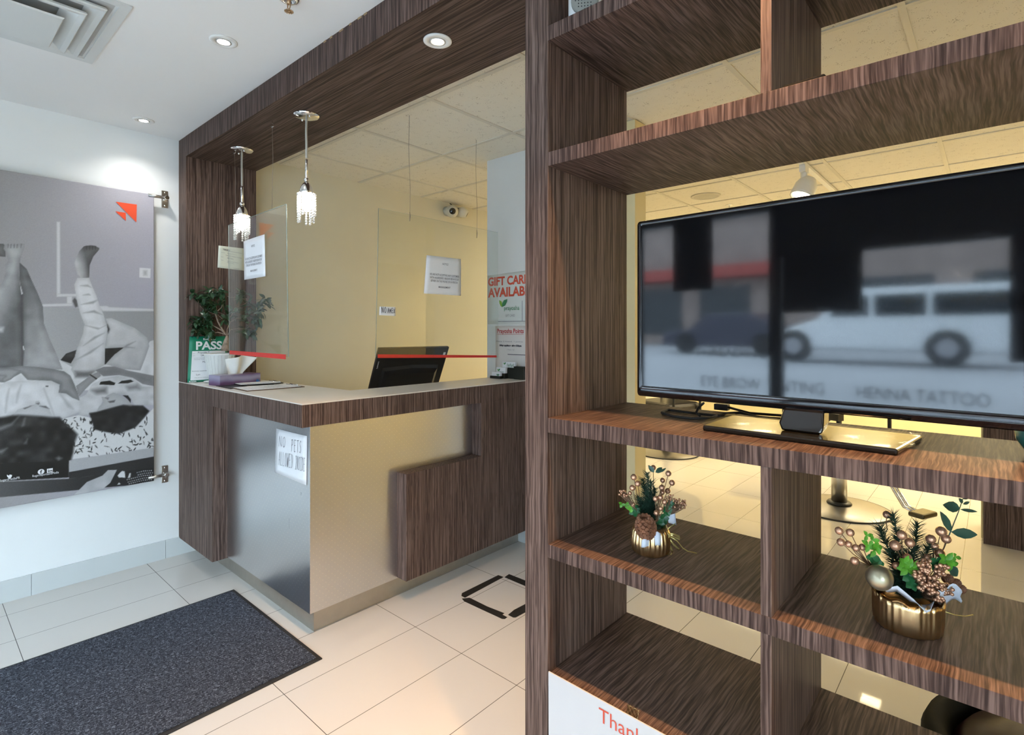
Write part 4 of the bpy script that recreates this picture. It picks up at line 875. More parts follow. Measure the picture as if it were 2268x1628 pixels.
xt = -1.0; tk = thing('track_light', 'white spotlight on a ceiling track above the television', 'lamp', (xt, 4.4, CEIL))
obj('track_rail', MB().box(xt-.018, xt+.018, 3.2, 6.2, CEIL-.025, CEIL-.0055), white_plastic, tk)
hp = onY(1803, 405, 4.25); hp.x = xt
obj('adapter', MB().box(xt-.02, xt+.02, 4.19, 4.29, CEIL-.075, CEIL-.025).cyl((xt, 4.24, CEIL-.07), (xt, 4.24, CEIL-.13), .022, n=16), white_plastic, tk, bevel=.004)
hd = Vector((-.25, -.35, -.9)).normalized(); hc = Vector((xt, 4.24, CEIL-.20))
hdo = obj('lamp_head', MB().lathe([(.02, -.10), (.05, -.09), (.072, -.04), (.078, .03), (.078, .05), (.07, .05), (.068, .0)], hc, 28, hd), white_plastic, tk)
obj('lens', MB().lathe([(.066, .035), (.001, .036)], hc, 24, hd, caps=False), mat('track_lens', (1, 1, 1), .3, emit=(1, .85, .55), estr=9), hdo)
trm = mat('troffer_panel', (1, 1, 1), .5, emit=SALON, estr=TROFFER); lv_ = mat('louvre_white', (.75, .72, .6), .4)
def troffer(x, y, label, w=.60, l_=.60):
    t_ = thing('ceiling_troffer', label, 'ceiling light', (x, y, CEIL), 'troffers in the tiled ceiling')
    obj('diffuser', MB().box(x-w/2, x+w/2, y-l_/2, y+l_/2, CEIL-.0075, CEIL-.0055), trm, t_)
    g = MB()
    for i in range(4): yy_ = y-l_/2+l_*i/3; g.box(x-w/2, x+w/2, yy_-.008, yy_+.008, CEIL-.022, CEIL-.008)
    for i in (0, 1): xx_ = x-w/2+w*i; g.box(xx_-.008, xx_+.008, y-l_/2, y+l_/2, CEIL-.022, CEIL-.008)
    obj('louvre', g, lv_, t_)
G = lambda i, j: (-3.43+.636*(i+.5), 1.80+.637*(j+.5))
troffer(-.98, 6.90, 'small louvred square ceiling light in the tiled salon ceiling, reflected in the floor', .19, .17)
for n_, (i, j) in enumerate(((7, 8), (9, 8), (5, 9), (3, 9), (1, 9), (5, 7), (0, 5))):  # added out-of-view troffers that light the salon evenly
    x, y = G(i, j); troffer(x, y, 'unseen square troffer added to the tiled salon ceiling to brighten the salon')

# ================================================================== SNEEZE GUARDS AND NOTICES
acr = clear('acrylic', (.95, .965, .95), 1.0, 1.5, 0.0); edge = mat('acrylic_edge', (.30, .36, .33), .2)
wire_m = mat('wire', (.25, .23, .2), .4, .7)
yg = 1.27
ga = thing('sneeze_guard', 'clear hanging sneeze guard over the counter side, showing the banner reflection', 'screen', (-3.0, yg, 1.268), 'acrylic sneeze guards')
TL, TR, BR, BL = onY(506, 499, yg), onY(634, 452, yg), onY(639, 791, yg), onY(508, 786, yg)
obj('panel', MB().prism([BL, BR, TR, TL], (0, .004, 0)), acr, ga)
obj('panel_edge', MB().tube([TL, TR], .0016, 4).tube([TR, BR], .0022, 4).tube([BL, TL], .0016, 4), edge, ga)
a = onY(508.5, 780, yg-.002); b = onY(632.5, 790.5, yg-.002); obj('red_tape', MB().prism([a+UP*-.012, b+UP*-.012, b+UP*.012, a+UP*.010], (0, .0012, 0)), red_tape, ga)
h1 = onZ(603, 268, 2.461); h2 = onZ(519, 328, 2.461)
for hk, pp in ((h1, onY(602.5, 463, yg)), (h2, onY(522, 494, yg))):
    obj('hanging_wire', MB().tube([hk-UP*.025, hk.lerp(pp, .4)+RT*.004, pp], .0011, 5), wire_m, ga)
    obj('hook', MB().tube([hk+UP*.001, hk-UP*.012, hk-UP*.018+RT*.008, hk-UP*.028+RT*.006, hk-UP*.032-RT*.003, hk-UP*.026-RT*.009], .0013, 6), chrome, ga)
xg = -2.411
gbx = thing('sneeze_guard', 'clear hanging sneeze guard over the counter front, carrying the small handwritten note', 'screen', (xg, 2.1, 1.24), 'acrylic sneeze guards')
TL, TR, BR, BL = onX(838.5, 461, xg), onX(1103, 515, xg), onX(1104, 792, xg), onX(832, 790, xg)
obj('panel', MB().prism([BL, BR, TR, TL], (-.004, 0, 0)), acr, gbx)
obj('panel_edge', MB().tube([BL, TL], .0016, 4).tube([TL, TR], .0006, 4), edge, gbx)
a = onX(836.5, 789, xg+.001); b = onX(1099.6, 789.5, xg+.001); obj('red_tape', MB().prism([a-UP*.009, b-UP*.007, b+UP*.007, a+UP*.010], (.0012, 0, 0)), red_tape, gbx)
for (p0, p1) in (((907, 255), (907.5, 490)), ((1055, 313), (1056, 527))):
    A0 = onX(*p0, xg); A0.z = CEIL-.001; B0 = onX(*p1, xg); obj('hanging_wire', MB().tube([A0, A0.lerp(B0, .3)+Vector((0, -.006, 0)), A0.lerp(B0, .7)+Vector((0, .004, 0)), B0], .0011, 5), wire_m, gbx)
    obj('hanging_wire', MB().tube([B0, B0+UP*.03+Vector((0, .004, 0)), B0+UP*.05], .002, 5), wire_m, gbx)
NT = ['WE ARE NOT ACCEPTING ANY CUSTOMERS', 'WITH AGGRESSIVE / ABUSIVE BEHAVIOUR', 'EITHER ON THE PHONE OR IN-PERSON']
def notice(corners, label, ns):
    s = sheet('notice', *corners, paper, None, .003); tag(s, label, 'notice', 'management notices on the sneeze guards')
    bl, br, tr, tl = corners; R_ = (br-bl).normalized(); w = (br-bl).length; h = (tl-bl).length; U_ = (tl-bl).normalized(); n = R_.cross(U_)
    def at(u, v): return bl+(br-bl)*u+(tl-bl)*v+n*.0042
    def ln(tx, u0, v, wd, hh, m=grey_ink, bold=.01): text('printed_text', tx, at(u0, v), R_, U_, hh, m, s, width=wd*w, bold=bold)
    ln('NOTICE', .41, .79, .16, .012); 
    for i, tx in enumerate(NT): ln(tx, (.10, .11, .14)[i], .49-.085*i, (.80, .78, .72)[i], .0125)
    ln('MANAGEMENT', .35, .17, .32, .011)
    return s
yn = yg-.004
notice((onY(541, 620, yn), onY(588, 612, yn), onY(586, 519, yn), onY(539.5, 535, yn)), 'white printed notice taped to the sneeze guard beside the left pendant lamp', 1)
xn = xg+.004
notice((onX(939, 650, xn), onX(1021, 655, xn), onX(1021, 574, xn), onX(945, 565, xn)), 'white printed notice taped to the sneeze guard above the monitor', 2)
c4 = (onX(840, 698, xn), onX(876, 700, xn), onX(876, 680, xn), onX(841, 679, xn))
na = tag(sheet('note', *c4, paper, None, .001), 'small white handwritten note on the front sneeze guard, above the monitor', 'note')
hb = MB(); hand2(hb, 'NO', onX(845, 692.5, xn+.002), onX(855.5, 693, xn+.002), UP, .030, .0024); hand2(hb, 'AMEX', onX(858.5, 693, xn+.002), onX(875, 693.5, xn+.002), UP, .026, .0024)
obj('handwriting', hb, ink, na)
# certificate on the column
xc = -3.6735; c4 = (onX(481.8, 592.5, xc), onX(541, 599.5, xc), onX(541, 550.5, xc), onX(484.2, 543.8, xc))
ce = tag(sheet('certificate', *c4, mat('cream_paper', (.66, .68, .58), .6, vary=.01), None, .001), 'pale certificate sheet on the wooden column behind the sneeze guard', 'certificate')
bl, br, tr, tl = c4; 
def cat_(u, v): return bl+(br-bl)*u+(tl-bl)*v+Vector((.0016, 0, 0))
text('printed_text', 'TORONTO', cat_(.16, .82), (0, 1, -.1), (0, 0, 1), .010, ink, ce, width=.042, bold=.03)
for (u, v, w, hh, tx) in ((.36, .80, .52, .006, 'Municipal Licensing and Standards'), (.10, .70, .14, .004, 'Licence No.'), (.33, .69, .35, .004, 'Business Licence'), (.27, .58, .62, .006, 'THE CITY HEREBY LICENSES'), (.33, .46, .24, .007, 'PRAYOSHA'), (.1, .50, .1, .004, 'Issued to'), (.1, .35, .1, .004, 'Address'), (.34, .33, .42, .005, 'Street Toronto Ontario'), (.34, .27, .25, .004, 'Expires'), (.58, .05, .22, .004, 'Clerk')):
    text('printed_text', tx, cat_(u, v), (0, 1, -.1), (0, 0, 1), hh, grey_ink, ce, width=w*.16, bold=.01)
# green PASS card leaning on the column
xc2 = -3.668; gr = mat('pass_green', (.005, .20, .11), .45, vary=.03)
c4 = (onX(414.8, 845.5, xc2), onX(500, 839.5, xc2), onX(500, 745.2, xc2), onX(419.8, 745.4, xc2)); c4[0].z = c4[1].z = 1.0815; c4[2].y = c4[3].y+.222; c4[1].y = c4[0].y+.225; c4[2].z = c4[3].z
pc = tag(sheet('inspection_card', *c4, gr, None, .0008), 'green PASS inspection card against the wooden column behind the plant pot', 'card')
bl, br, tr, tl = c4
def pct(u, v): return bl+(br-bl)*u+(tl-bl)*v+Vector((.0018, 0, 0))
obj('white_panel', MB().prism([pct(.07, .045), pct(.93, .045), pct(.93, .68), pct(.08, .68)], (.0004, 0, 0)), paper, pc)
text('lettering', 'PASS', pct(.16, .715), (0, 1, 0), (0, 0, 1), .050, paper, pc, width=.150, bold=.03); text('lettering', 'BodySafe', pct(.34, .92), (0, 1, 0), (0, 0, 1), .012, paper, pc, width=.07, bold=.03)
text('lettering', 'BodySafe', pct(.04, .008), (0, 1, 0), (0, 0, 1), .008, paper, pc, width=.04, bold=.02)
for (u, v, w, hh, tx, m) in ((.10, .62, .05, .004, 'Name', grey_ink), (.22, .625, .30, .012, 'Prayosha T', ink), (.10, .575, .06, .004, 'Address', grey_ink), (.30, .57, .2, .012, 'Lawr. Wa', ink), (.13, .52, .7, .005, 'has been inspected by public health and found to', grey_ink), (.13, .49, .7, .005, 'substantially comply with infection control practices', grey_ink), (.35, .42, .22, .012, 'May 2, 2', ink), (.5, .33, .1, .014, 'J..', ink), (.10, .235, .7, .006, 'Business establishment type PASS', ink), (.2, .15, .1, .010, 'Lyn', ink), (.17, .09, .6, .004, 'Medical Officer of Health', grey_ink)):
    text('lettering', tx, pct(u, v)+Vector((.0006, 0, 0)), (0, 1, 0), (0, 0, 1), hh, m, pc, width=w*.22)

# ================================================================== THINGS ON THE COUNTER
# potted ficus
def mlt(x, y, dep): return atD(400+x/5.813, 600+y/5.813, dep)
pc_ = Vector((-3.572, 1.305, 1.081)); dpp = pc_.dot(FW)
pl = thing('potted_ficus', 'small bonsai-like ficus with a thick trunk in a white pot on the counter', 'plant', pc_)
kpx = dpp/F
cpx = (CX+F*pc_.dot(RT)/dpp)
obj('pot', MB().lathe([(.052, .004), (.058, .01), (.083, .165), (.088, .170), (.088, .178), (.080, .178), (.076, .15), (.001, .148)], pc_, 40), mat('pot_white', (.70, .71, .69), .35, vary=.02), pl)
pr_ = MB()
for i in range(26):
    a = i*2*math.pi/26; pr_.tube([pc_+Vector((math.cos(a)*.0585, math.sin(a)*.0585, .012)), pc_+Vector((math.cos(a)*.0835, math.sin(a)*.0835, .165))], .0013, 4)
obj('ribs', pr_, MATS['pot_white'], pl)
obj('saucer', MB().lathe([(.05, 0), (.078, .002), (.088, .009), (.084, .010), (.06, .005), (.001, .004)], pc_, 36), MATS['pot_white'], pl)
obj('soil', MB().lathe([(.078, 0), (.001, .006)], pc_+UP*.150, 24, caps=False), mat('soil', (.05, .035, .025), .9, vary=.3), pl)
sx_ = cpx
def fp(x, y, dd=0): return atD(400+x/5.813, 600+y/5.813, dpp+dd)
tr_ = MB(); bark = mat('bark', (.26, .19, .14), .8, vary=.3, vscale=60)
tb = pc_+UP*.150+RT*.0
tr_.tube([fp(575, 1030), fp(578, 980), fp(585, 920), fp(597, 870), fp(600, 830)], .032*.8, 14, .007)
BR_ = [([(600, 830), (520, 760), (430, 710), (370, 670), (290, 690)], .0045), ([(595, 830), (540, 760), (480, 650), (450, 560), (460, 470), (440, 400)], .006), ([(590, 820), (480, 790), (420, 800), (330, 760)], .0035), ([(460, 560), (380, 530), (290, 490), (220, 420), (185, 370)], .0035), ([(470, 520), (530, 470), (540, 420), (560, 320)], .003), ([(600, 840), (600, 750), (640, 660), (730, 610), (800, 610)], .0035), ([(600, 850), (640, 760), (740, 740), (870, 740), (915, 690), (1000, 670)], .003), ([(560, 640), (520, 600), (470, 560)], .003), ([(640, 660), (560, 560), (470, 530)], .003), ([(870, 700), (920, 620), (1010, 560), (1040, 480), (1100, 460)], .0025), ([(730, 340), (640, 340), (570, 320)], .0018), ([(640, 600), (700, 480), (800, 440), (860, 400), (830, 340)], .003), ([(270, 570), (130, 640), (45, 655)], .0012)]
for pts, r in BR_: tr_.tube([fp(x, y, random.uniform(-.02, .02) if i > 1 else 0) for i, (x, y) in enumerate(pts)], r, 7, r*.45)
obj('trunk', tr_, bark, pl)
lf = MB(); rr = random.Random(12)
def clump(cx_, cy_, rx_, ry_, n_, s):
    for i in range(n_):
        a = rr.uniform(0, 6.28); k_ = math.sqrt(rr.random()); x = cx_+rx_*k_*math.cos(a); y = cy_+ry_*k_*math.sin(a)
        p = fp(x, y, rr.uniform(-.05, .05)); a2 = rr.uniform(0, 6.28)
        d = RT*math.cos(a2)+UP*(math.sin(a2)*.8-.25)-FW*rr.uniform(-.4, .9); lf.leaf(p, d, UP+Vector((rr.uniform(-.5, .5), rr.uniform(-.5, .5), 0))-FW*.4, s*rr.uniform(.75, 1.1), s*.48, .35)
for cx_, cy_, rx_, ry_, n_ in ((175, 320, 60, 50, 16), (350, 280, 80, 50, 18), (500, 290, 60, 70, 22), (330, 400, 110, 50, 24), (390, 480, 70, 50, 18), (530, 430, 60, 40, 9), (590, 580, 45, 70, 12), (190, 620, 80, 50, 18), (300, 640, 110, 70, 40), (240, 730, 110, 50, 26), (340, 800, 100, 50, 28), (200, 820, 50, 40, 10), (790, 320, 70, 70, 20), (870, 460, 55, 50, 13), (1090, 410, 70, 60, 17), (1000, 520, 60, 60, 15), (970, 620, 90, 50, 16), (840, 620, 50, 50, 7), (870, 780, 80, 60, 20), (730, 530, 70, 60, 8)): clump(cx_, cy_, rx_, ry_, int(n_*1.5), .046)
obj('foliage', lf, green_dark, pl)
# tissue box
tc = [onZ(474, 853, 1.081), onZ(487, 855.5, 1.081), onZ(577, 847.5, 1.081)]
tbx = thing('tissue_box', 'purple tissue box with a white tissue in front of the plant pot', 'box', tc[1])
ux = (tc[2]-tc[1]).normalized(); vx_ = (tc[0]-tc[1]).normalized(); vx_ = Vector((-ux.y, ux.x, 0)); L1 = (tc[2]-tc[1]).length; W1 = .115; hB = .060
def tbm():
    m = bpy.data.materials.new('tissue_box_print'); m.use_nodes = True; nt = m.node_tree; b = nt.nodes['Principled BSDF']; N = nt.nodes.new; L = nt.links.new
    g = N('ShaderNodeTexCoord'); w = N('ShaderNodeTexWave'); w.inputs['Scale'].default_value = 4; w.inputs['Distortion'].default_value = 5; w.inputs['Detail'].default_value = 2; w.inputs['Detail Scale'].default_value = 1.2; w.bands_direction = 'Z'
    r = N('ShaderNodeValToRGB'); e = r.color_ramp.elements; e[0].color = (.11, .05, .12, 1); e[1].color = (.30, .27, .38, 1); k_ = e.new(.35); k_.color = (.19, .14, .24, 1); k_ = e.new(.6); k_.color = (.21, .19, .28, 1)
    L(g.outputs['Object'], w.inputs[0]); L(w.outputs['Fac'], r.inputs[0]); L(r.outputs[0], b.inputs['Base Color']); b.inputs['Roughness'].default_value = .3; return m
q0, q1, q2, q3 = tc[1], tc[2], tc[2]+vx_*W1, tc[1]+vx_*W1
obj('carton', MB().prism([q0, q1, q2, q3], (0, 0, hB)), tbm(), tbx, bevel=.0015)
mid = (q0+q2)/2; tw = MB()
tw.grid(lambda u, v: mid+UP*(hB-.004+.115*v*(1-.35*abs(u-.55)))+ux*((u-.5)*(.085+.09*v)+.04*v-.0)+vx_*(.018*math.sin(u*9+v*2)*(.4+v)), 26, 12)
obj('tissue', tw, mat('tissue_white', (.76, .75, .71), .8, vary=.02), tbx, solid=.0004)
sl = (q0+q1)*.5+UP*.03
obj('brand_oval', MB().lathe([(.012, 0), (.012, .0006), (.001, .0007)], q1-ux*.018+UP*.012-vx_*.0002, 20, -vx_), mat('oval_blue', (.03, .12, .35), .4), tbx)
# clipboards
def clipboard(a, b, c, d, label, board, dz=0):
    """corner points (near-left, near-right, far-right, far-left) on the counter"""
    cen = (a+c)/2; g = thing('clipboard', label, 'clipboard', (cen.x, cen.y, 1.081+dz), 'clipboards on the counter')
    obj('board', MB().prism([a+UP*dz, b+UP*dz, c+UP*dz, d+UP*dz], (0, 0, .004)), board, g, bevel=.001)
    e = .93; i_ = lambda p, k_: cen.lerp(p, k_)+UP*(dz+.0045)
    obj('form', MB().prism([i_(a, .95), i_(b, .9), i_(c, .9), i_(d, .95)], (0, 0, .0012)), paper, g)
    r_ = (b-a).normalized(); m_ = b.lerp(c, .5); w_ = (c-b).normalized()
    obj('clip', MB().tube([m_-r_*.012-w_*.055+UP*(dz+.008), m_-r_*.012+w_*.055+UP*(dz+.008)], .004, 8).tube([m_-r_*.012-w_*.04+UP*(dz+.008), m_-r_*.045-w_*.03+UP*(dz+.012), m_-r_*.045+w_*.03+UP*(dz+.012), m_-r_*.012+w_*.04+UP*(dz+.008)], .0022, 6), chrome, g)
    tl_ = MB()
    for i in range(12):
        k0 = .08+.06*i; p = a.lerp(b, k0).lerp(d.lerp(c, k0), .12); q = a.lerp(b, k0).lerp(d.lerp(c, k0), .12+.7*random.uniform(.6, 1)); n_ = r_*.0012
        tl_.face([p-n_+UP*(dz+.0062), p+n_+UP*(dz+.0062), q+n_+UP*(dz+.0062), q-n_+UP*(dz+.0062)])
    obj('form_lines', tl_, grey_ink, g)
z1 = 1.081
A0 = onZ(546, 867.5, z1); B0 = onZ(675, 857.5, z1); D0 = onZ(513, 860.5, z1); C0_ = B0+(D0-A0)
clipboard(A0, B0, C0_, D0, 'brown clipboard with a form, nearest the counter edge', mat('hardboard', (.12, .07, .04), .6, vary=.3, vscale=80))
A0 = onZ(533, 856, z1); B0 = onZ(628, 850.5, z1); D0 = onZ(515, 852, z1); C0_ = B0+(D0-A0)
clipboard(A0, B0, C0_, D0, 'dark clipboard with a form, behind the brown one', black_plastic, .004)
q = [onZ(478, 855.5, z1), onZ(510, 862, z1), onZ(548, 857, z1), onZ(520, 852, z1)]
tag(obj('folder', MB().prism(q, (0, 0, .003)), black_plastic), 'flat black folder under the clipboards beside the tissue box', 'folder')

# monitor
a_, b_, c_, d_ = onX(819, 861, -2.80), onX(973, 845, -2.80), onX(995.5, 768.6, -2.68), onX(840.4, 772.3, -2.68)
ext = (d_-a_); a2 = a_-ext*.45; b2 = b_-(c_-b_)*.45
mo = thing('monitor', 'black computer monitor seen from behind the reception counter', 'monitor', ((a2+b2)/2).xyz.to_tuple()[:2]+(.755,))
nrm = (b2-a2).cross(d_-a2).normalized(); nrm = nrm if nrm.x > 0 else -nrm
obj('casing', MB().prism([a2, b2, c_, d_], -nrm*.02), mat('monitor_black', (.018, .017, .017), .3, vary=.1), mo, bevel=.004)
def mp_(u, v, o__=0): return a2.lerp(b2, u).lerp(d_.lerp(c_, u), v)+nrm*o__
bk_ = MB(); rg = [[bk_.bm.verts.new(mp_(u, v, o__)) for u, v in ((u0, v0), (1-u0, v0), (1-u0, v1), (.5, v1+.03), (u0, v1))] for u0, v0, v1, o__ in ((.10, .02, .66, 0), (.12, .04, .62, .014), (.16, .06, .54, .022))]
bk_.skin(rg, False, False); bk_.bm.faces.new(rg[-1]); obj('rear_cover', bk_, MATS['monitor_black'], mo)
obj('screen', MB().prism([mp_(.02, .03, -.0205), mp_(.98, .03, -.0205), mp_(.98, .97, -.0205), mp_(.02, .97, -.0205)], -nrm*.001), black_gloss, mo)
text('lettering', 'Lenovo', mp_(.035, .66, .0012), (d_-a2), -(b2-a2), .010, paper, mo, width=.048, bold=.02)
obj('sticker', MB().prism([mp_(.93, .80, .0005), mp_(.965, .80, .0005), mp_(.965, .90, .0005), mp_(.93, .90, .0005)], nrm*.0005), paper, mo)
mm_ = mp_(.5, .2, .01); obj('stand', MB().tube([mm_, Vector((mm_.x+.03, mm_.y, .9)), Vector((mm_.x-.02, mm_.y, .76))], .018, 10).box(mm_.x-.12, mm_.x+.08, mm_.y-.11, mm_.y+.11, .755, .768), black_plastic, mo)

# posters on the white wall
yw = 2.7315; org_ = mat('gift_red', (.60, .09, .045), .5)
g4 = [onY(1079.5, 718, yw), Vector((-2.15, yw, onY(1079.5, 718, yw).z)), Vector((-2.15, yw, 1.80)), onY(1079.5, 611, yw)]
g4[0].x = g4[3].x = -2.652
pg = tag(sheet('gift_card_poster', *g4, mat('gloss_paper', (.62, .65, .62), .3, vary=.01), None, .0006), 'gift card poster with red lettering on the white wall, upper of the two', 'poster')
yt = yw-.0022
def wl(px, py): return onY(1060+px/5.427, 580+py/5.427, yt)
text('lettering', 'GIFT CARDS', wl(115, 290), (1, 0, 0), (0, 0, 1), .058, org_, pg, width=.42, bold=.035)
text('lettering', 'AVAILABLE', wl(120, 425), (1, 0, 0), (0, 0, 1), .062, org_, pg, width=.42, bold=.035)
lgm = mat('logo_green', (.05, .22, .10), .5); lgl = mat('logo_lime', (.22, .42, .05), .5)
def logo(parent, p, s, txt=True, right=Vector((1, 0, 0))):
    f = lambda x, y: p+right*x*s+UP*y*s
    l1 = MB(); l1.prism([f(x, y) for x, y in ((.32, .0), (.36, .35), (.55, .6), (.95, .68), (.92, .45), (.7, .12))], right.cross(UP)*.0004); obj('logo', l1, lgm, parent)
    l1 = MB(); l1.prism([f(x, y) for x, y in ((.30, .0), (.34, .25), (.25, .5), (.0, .62), (.02, .35), (.15, .12))], right.cross(UP)*.0004); obj('logo', l1, lgl, parent)
    if txt: text('lettering', 'prayosha', f(.55, -.28), right, (0, 0, 1), .38*s, lgm, parent, width=1.75*s)
logo(pg, wl(250, 545)+Vector((0, -.0006, 0)), .078)
text('lettering', 'of Threading & Spa', wl(370, 578), (1, 0, 0), (0, 0, 1), .008, lgm, pg, width=.09)
text('lettering', 'GIFT CARD', wl(322, 660), (1, 0, 0), (0, 0, 1), .016, grey_ink, pg, width=.085)
lnb = MB(); a = wl(235, 714); lnb.box(a.x, -2.17, yt-.0006, yt, a.z-.004, a.z); lnb.box(-2.334, -2.330, yt-.0006, yt, a.z, wl(540, 465).z); obj('printed_line', lnb, grey_ink, pg)
g4 = [Vector((-2.575, yw-.002, 1.085)), Vector((-2.20, yw-.002, 1.085)), Vector((-2.20, yw-.002, 1.43)), Vector((-2.575, yw-.002, 1.43))]
pp_ = tag(sheet('points_poster', *g4, mat('pink_paper', (.66, .63, .60), .5, vary=.01), None, .0005), 'loyalty points sheet on the white wall, below the gift card poster', 'poster')
yt = yw-.0042
text('lettering', 'Prayosha Points', wl(222, 855), (1, 0, 0), (0, 0, 1), .030, mat('points_red', (.42, .03, .03), .5), pp_, width=(wl(540, 855)-wl(222, 855)).x, bold=.02)
a = wl(222, 868); ub = MB(); ub.box(a.x, wl(540, 868).x, yt-.0005, yt, a.z-.002, a.z); obj('printed_line', ub, MATS['points_red'], pp_)
text('lettering', 'Make 2 friend, 1 points', wl(212, 962), (1, 0, 0), (0, 0, 1), .009, grey_ink, pp_, width=.24)
text('lettering', '200pt appliance after 500pts', wl(250, 1012), (1, 0, 0), (0, 0, 1), .011, ink, pp_, width=.20, bold=.05)
text('lettering', '1 Point = $1', wl(340, 1062), (1, 0, 0), (0, 0, 1), .008, grey_ink, pp_, width=.065)
ub = MB(); a = wl(350, 1108); ub.box(a.x, a.x+.25, yt-.0005, yt, a.z-.004, a.z); obj('printed_line', ub, ink, pp_)

# card holders on the counter end
def co_(px, py, z=1.081): return onZ(1080+px/13.56, 740+py/13.56, z)
base_p = Vector((-2.47, 2.665, 1.081)); bkm = mat('holder_black', (.018, .02, .016), .4, vary=.1)
ch = thing('card_holder', 'tiered black card holder at the far end of the counter', 'holder', base_p)
def hbx(x0, x1, y0, y1, z0, z1, n='tray'): obj(n, MB().box(x0, x1, y0, y1, z0, z1), bkm, ch, bevel=.0008)
yc = 2.645
for (x0, x1, y0_, y1_, zf, zb_) in ((-2.515, -2.423, 2.612, 2.642, .018, .03), (-2.500, -2.408, 2.642, 2.672, .035, .062), (-2.470, -2.35, 2.672, 2.704, .073, .085)):
    hbx(x0, x1, y0_, y0_+.003, 1.081, 1.081+zf, 'tray_front'); hbx(x0, x1, y1_-.003, y1_, 1.081, 1.081+zb_, 'tray_back'); hbx(x0, x1, y0_+.003, y1_-.003, 1.081, 1.085, 'tray_floor'); hbx(x1-.003, x1, y0_+.003, y1_-.003, 1.085, 1.081+zf, 'tray_side')
hbx(-2.346, -2.26, 2.66, 2.70, 1.081, 1.165, 'side_box')
for (x0, x1, y0_, z0, hh, lb, deep_) in ((-2.508, -2.432, 2.618, 1.0855, .038, 'stack of white cards in the lowest tray of the black card holder', .018), (-2.496, -2.412, 2.648, 1.0855, .068, 'stack of white business cards in the middle tray of the black card holder', .018), (-2.466, -2.354, 2.678, 1.0855, .105, 'white leaflet cards with printed grass in the tallest tray of the card holder', .012)):
    cs = tag(obj('business_cards', MB().prism([(x0, y0_, z0), (x1, y0_, z0), (x1, y0_+.006, z0+hh), (x0, y0_+.006, z0+hh)], (0, deep_, 0)), paper), lb, 'cards', 'card stacks in the holder')
    if hh < .05:
        l1 = MB()
        for i in (0, 1, 2): l1.leaf((x1-.022+.004*i, y0_+.002, z0+.014), (.5*(i-1), 0, 1), (0, -1, 0), .016, .007, 0)
        obj('printed_leaf', l1, lgm, cs)
    elif hh < .08: logo(cs, Vector((x0+.012, y0_+.003, z0+hh*.62)), .026)
    else:
        logo(cs, Vector((x0+.010, y0_+.003, z0+hh*.82)), .022, False)
        l1 = MB()
        for i in range(7): l1.leaf((x0+.045+.009*i, y0_+.0035, z0+.068), (.6*math.sin(i*2.1), 0, 1), (0, -1, 0), .03, .004, 0)
        obj('printed_grass', l1, lgm, cs)

# ================================================================== SALON BEYOND
leather = mat('black_leather', (.02, .018, .017), .35, vary=.2, vscale=30)
brushed = mat('brushed_disc', (.32, .31, .29), .36, 1, vary=.05, vscale=5)
sc_ = thing('salon_chair', 'black salon chair on a round steel base, nearest, behind the shelving', 'chair', (0, 0, 0), 'salon chairs behind the shelving')
obj('base_disc', MB().lathe([(.350, .0), (.352, .006), (.345, .010), (.20, .022), (.075, .040)], (0, 0, 0), 56), brushed, sc_)
obj('base_rim', MB().lathe([(.353, 0), (.358, .004), (.353, .009), (.346, .0105)], (0, 0, 0), 56, caps=False), black_rubber, sc_)
obj('column_collar', MB().lathe([(.085, .036), (.088, .045), (.078, .058), (.058, .062)], (0, 0, 0), 32), black_plastic, sc_)
obj('column', MB().cyl((0, 0, .05), (0, 0, .46), .055, n=28), steel_sat, sc_)
obj('seat', MB().box(-.27, .27, -.27, .25, .46, .60), leather, sc_, bevel=.04)
obj('backrest', MB().box(-.25, .25, .22, .32, .62, 1.05), leather, sc_, bevel=.04)
for s in (-1, 1): obj('armrest', MB().box(s*.30-.03, s*.30+.03, -.22, .25, .74, .79).tube([(s*.30, -.2, .76), (s*.30, -.2, .52)], .014).tube([(s*.30, .2, .76), (s*.30, .2, .52)], .014), black_plastic, sc_)
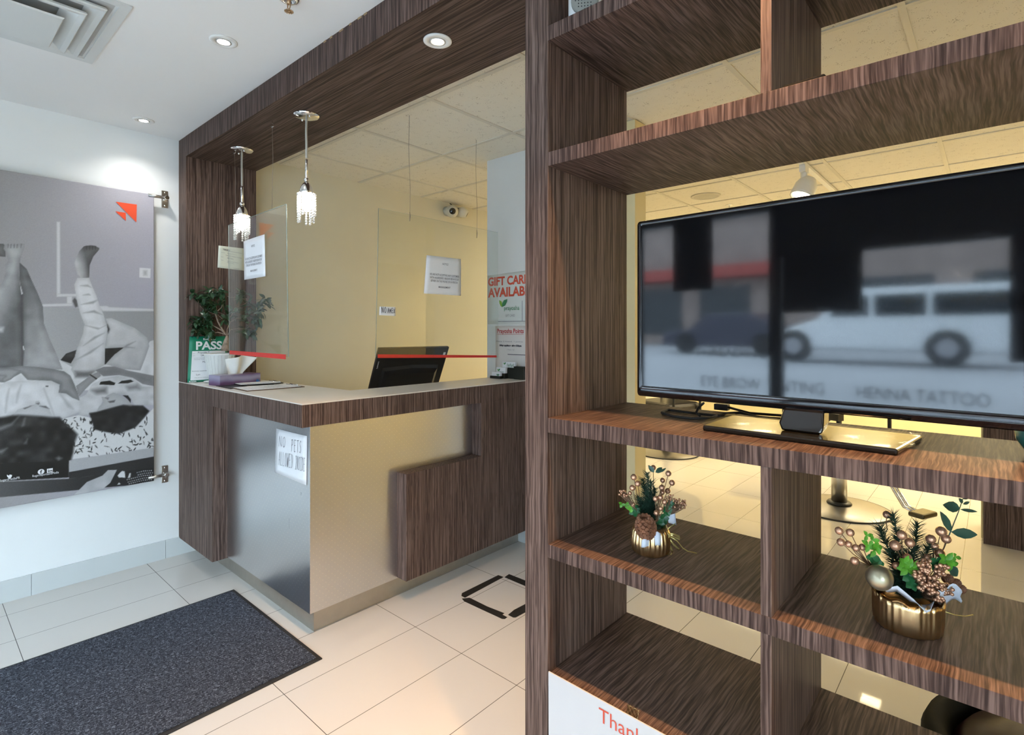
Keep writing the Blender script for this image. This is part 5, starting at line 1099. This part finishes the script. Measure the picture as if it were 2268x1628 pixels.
fr_ = MB().tube([(-.04, -.25, .48), (-.04, -.38, .34), (-.04, -.50, .165), (-.04, -.58, .145)], .012, 10).tube([(.0, -.25, .48), (.0, -.38, .34), (.0, -.50, .165), (.0, -.58, .145)], .012, 10)
obj('footrest_bar', fr_, chrome, sc_); obj('footrest_pad', MB().box(-.11, .06, -.66, -.56, .130, .165), mat('pad_dark', (.10, .09, .06), .25, .6), sc_, bevel=.012)
sc_.location = (-.905, 4.90, 0); sc_.rotation_euler = (0, 0, math.radians(66))
dup(sc_, (-2.79, 5.82, 0), 'salon chair on a round steel base, farther away at the left', math.radians(-20))
cbn = thing('salon_cabinet', 'dark wood salon cabinet standing on the tiled floor behind the shelving', 'cabinet', (.55, 4.95, 0))
q = onZ(2178, 1204)
obj('carcass', MB().box(q.x, q.x+1.1, q.y, q.y+.45, .0, .80), WV, cbn, bevel=.002); obj('side_edge', MB().box(q.x-.012, q.x-.001, q.y+.02, q.y+.45, .03, .82), cream_paint, cbn); obj('worktop', MB().box(q.x-.02, q.x+1.12, q.y-.02, q.y+.46, .80, .83), lam, cbn)
# wall shelf boards on the back wall
for z in (1.95, 1.05):
    tag(obj('wall_shelf', MB().box(-3.0, -1.2, YE-.25, YE, z, z+.04), WS), 'brown wall shelf on the far cream wall, %s' % ('upper' if z > 1.5 else 'lower'), 'shelf')
# tub chair low behind the shelving
q = onZ(2040, 1606, .42)
cx_, cy_ = q.x+.28, q.y+.06
tbc = thing('tub_chair', 'low black and dark maroon leather tub chair seen under the shelf at lower right', 'chair', (cx_, cy_, 0))
obj('outer_shell', MB().lathe([(.24, .03), (.275, .06), (.285, .40), (.275, .425), (.245, .43), (.225, .40), (.22, .30)], (cx_, cy_, 0), 56), mat('shell_black', (.008, .009, .008), .6, spec=.04, vary=.2, vscale=20), tbc)
mar = mat('maroon_leather', (.014, .003, .004), .35, spec=.06)
obj('seat_cushion', MB().lathe([(.222, .30), (.224, .385), (.20, .42), (.12, .44), (.001, .445)], (cx_, cy_, 0), 48), mar, tbc)
obj('foot_ring', MB().lathe([(.2, 0), (.21, .004), (.21, .028), (.2, .03)], (cx_, cy_, 0), 32), chrome, tbc)
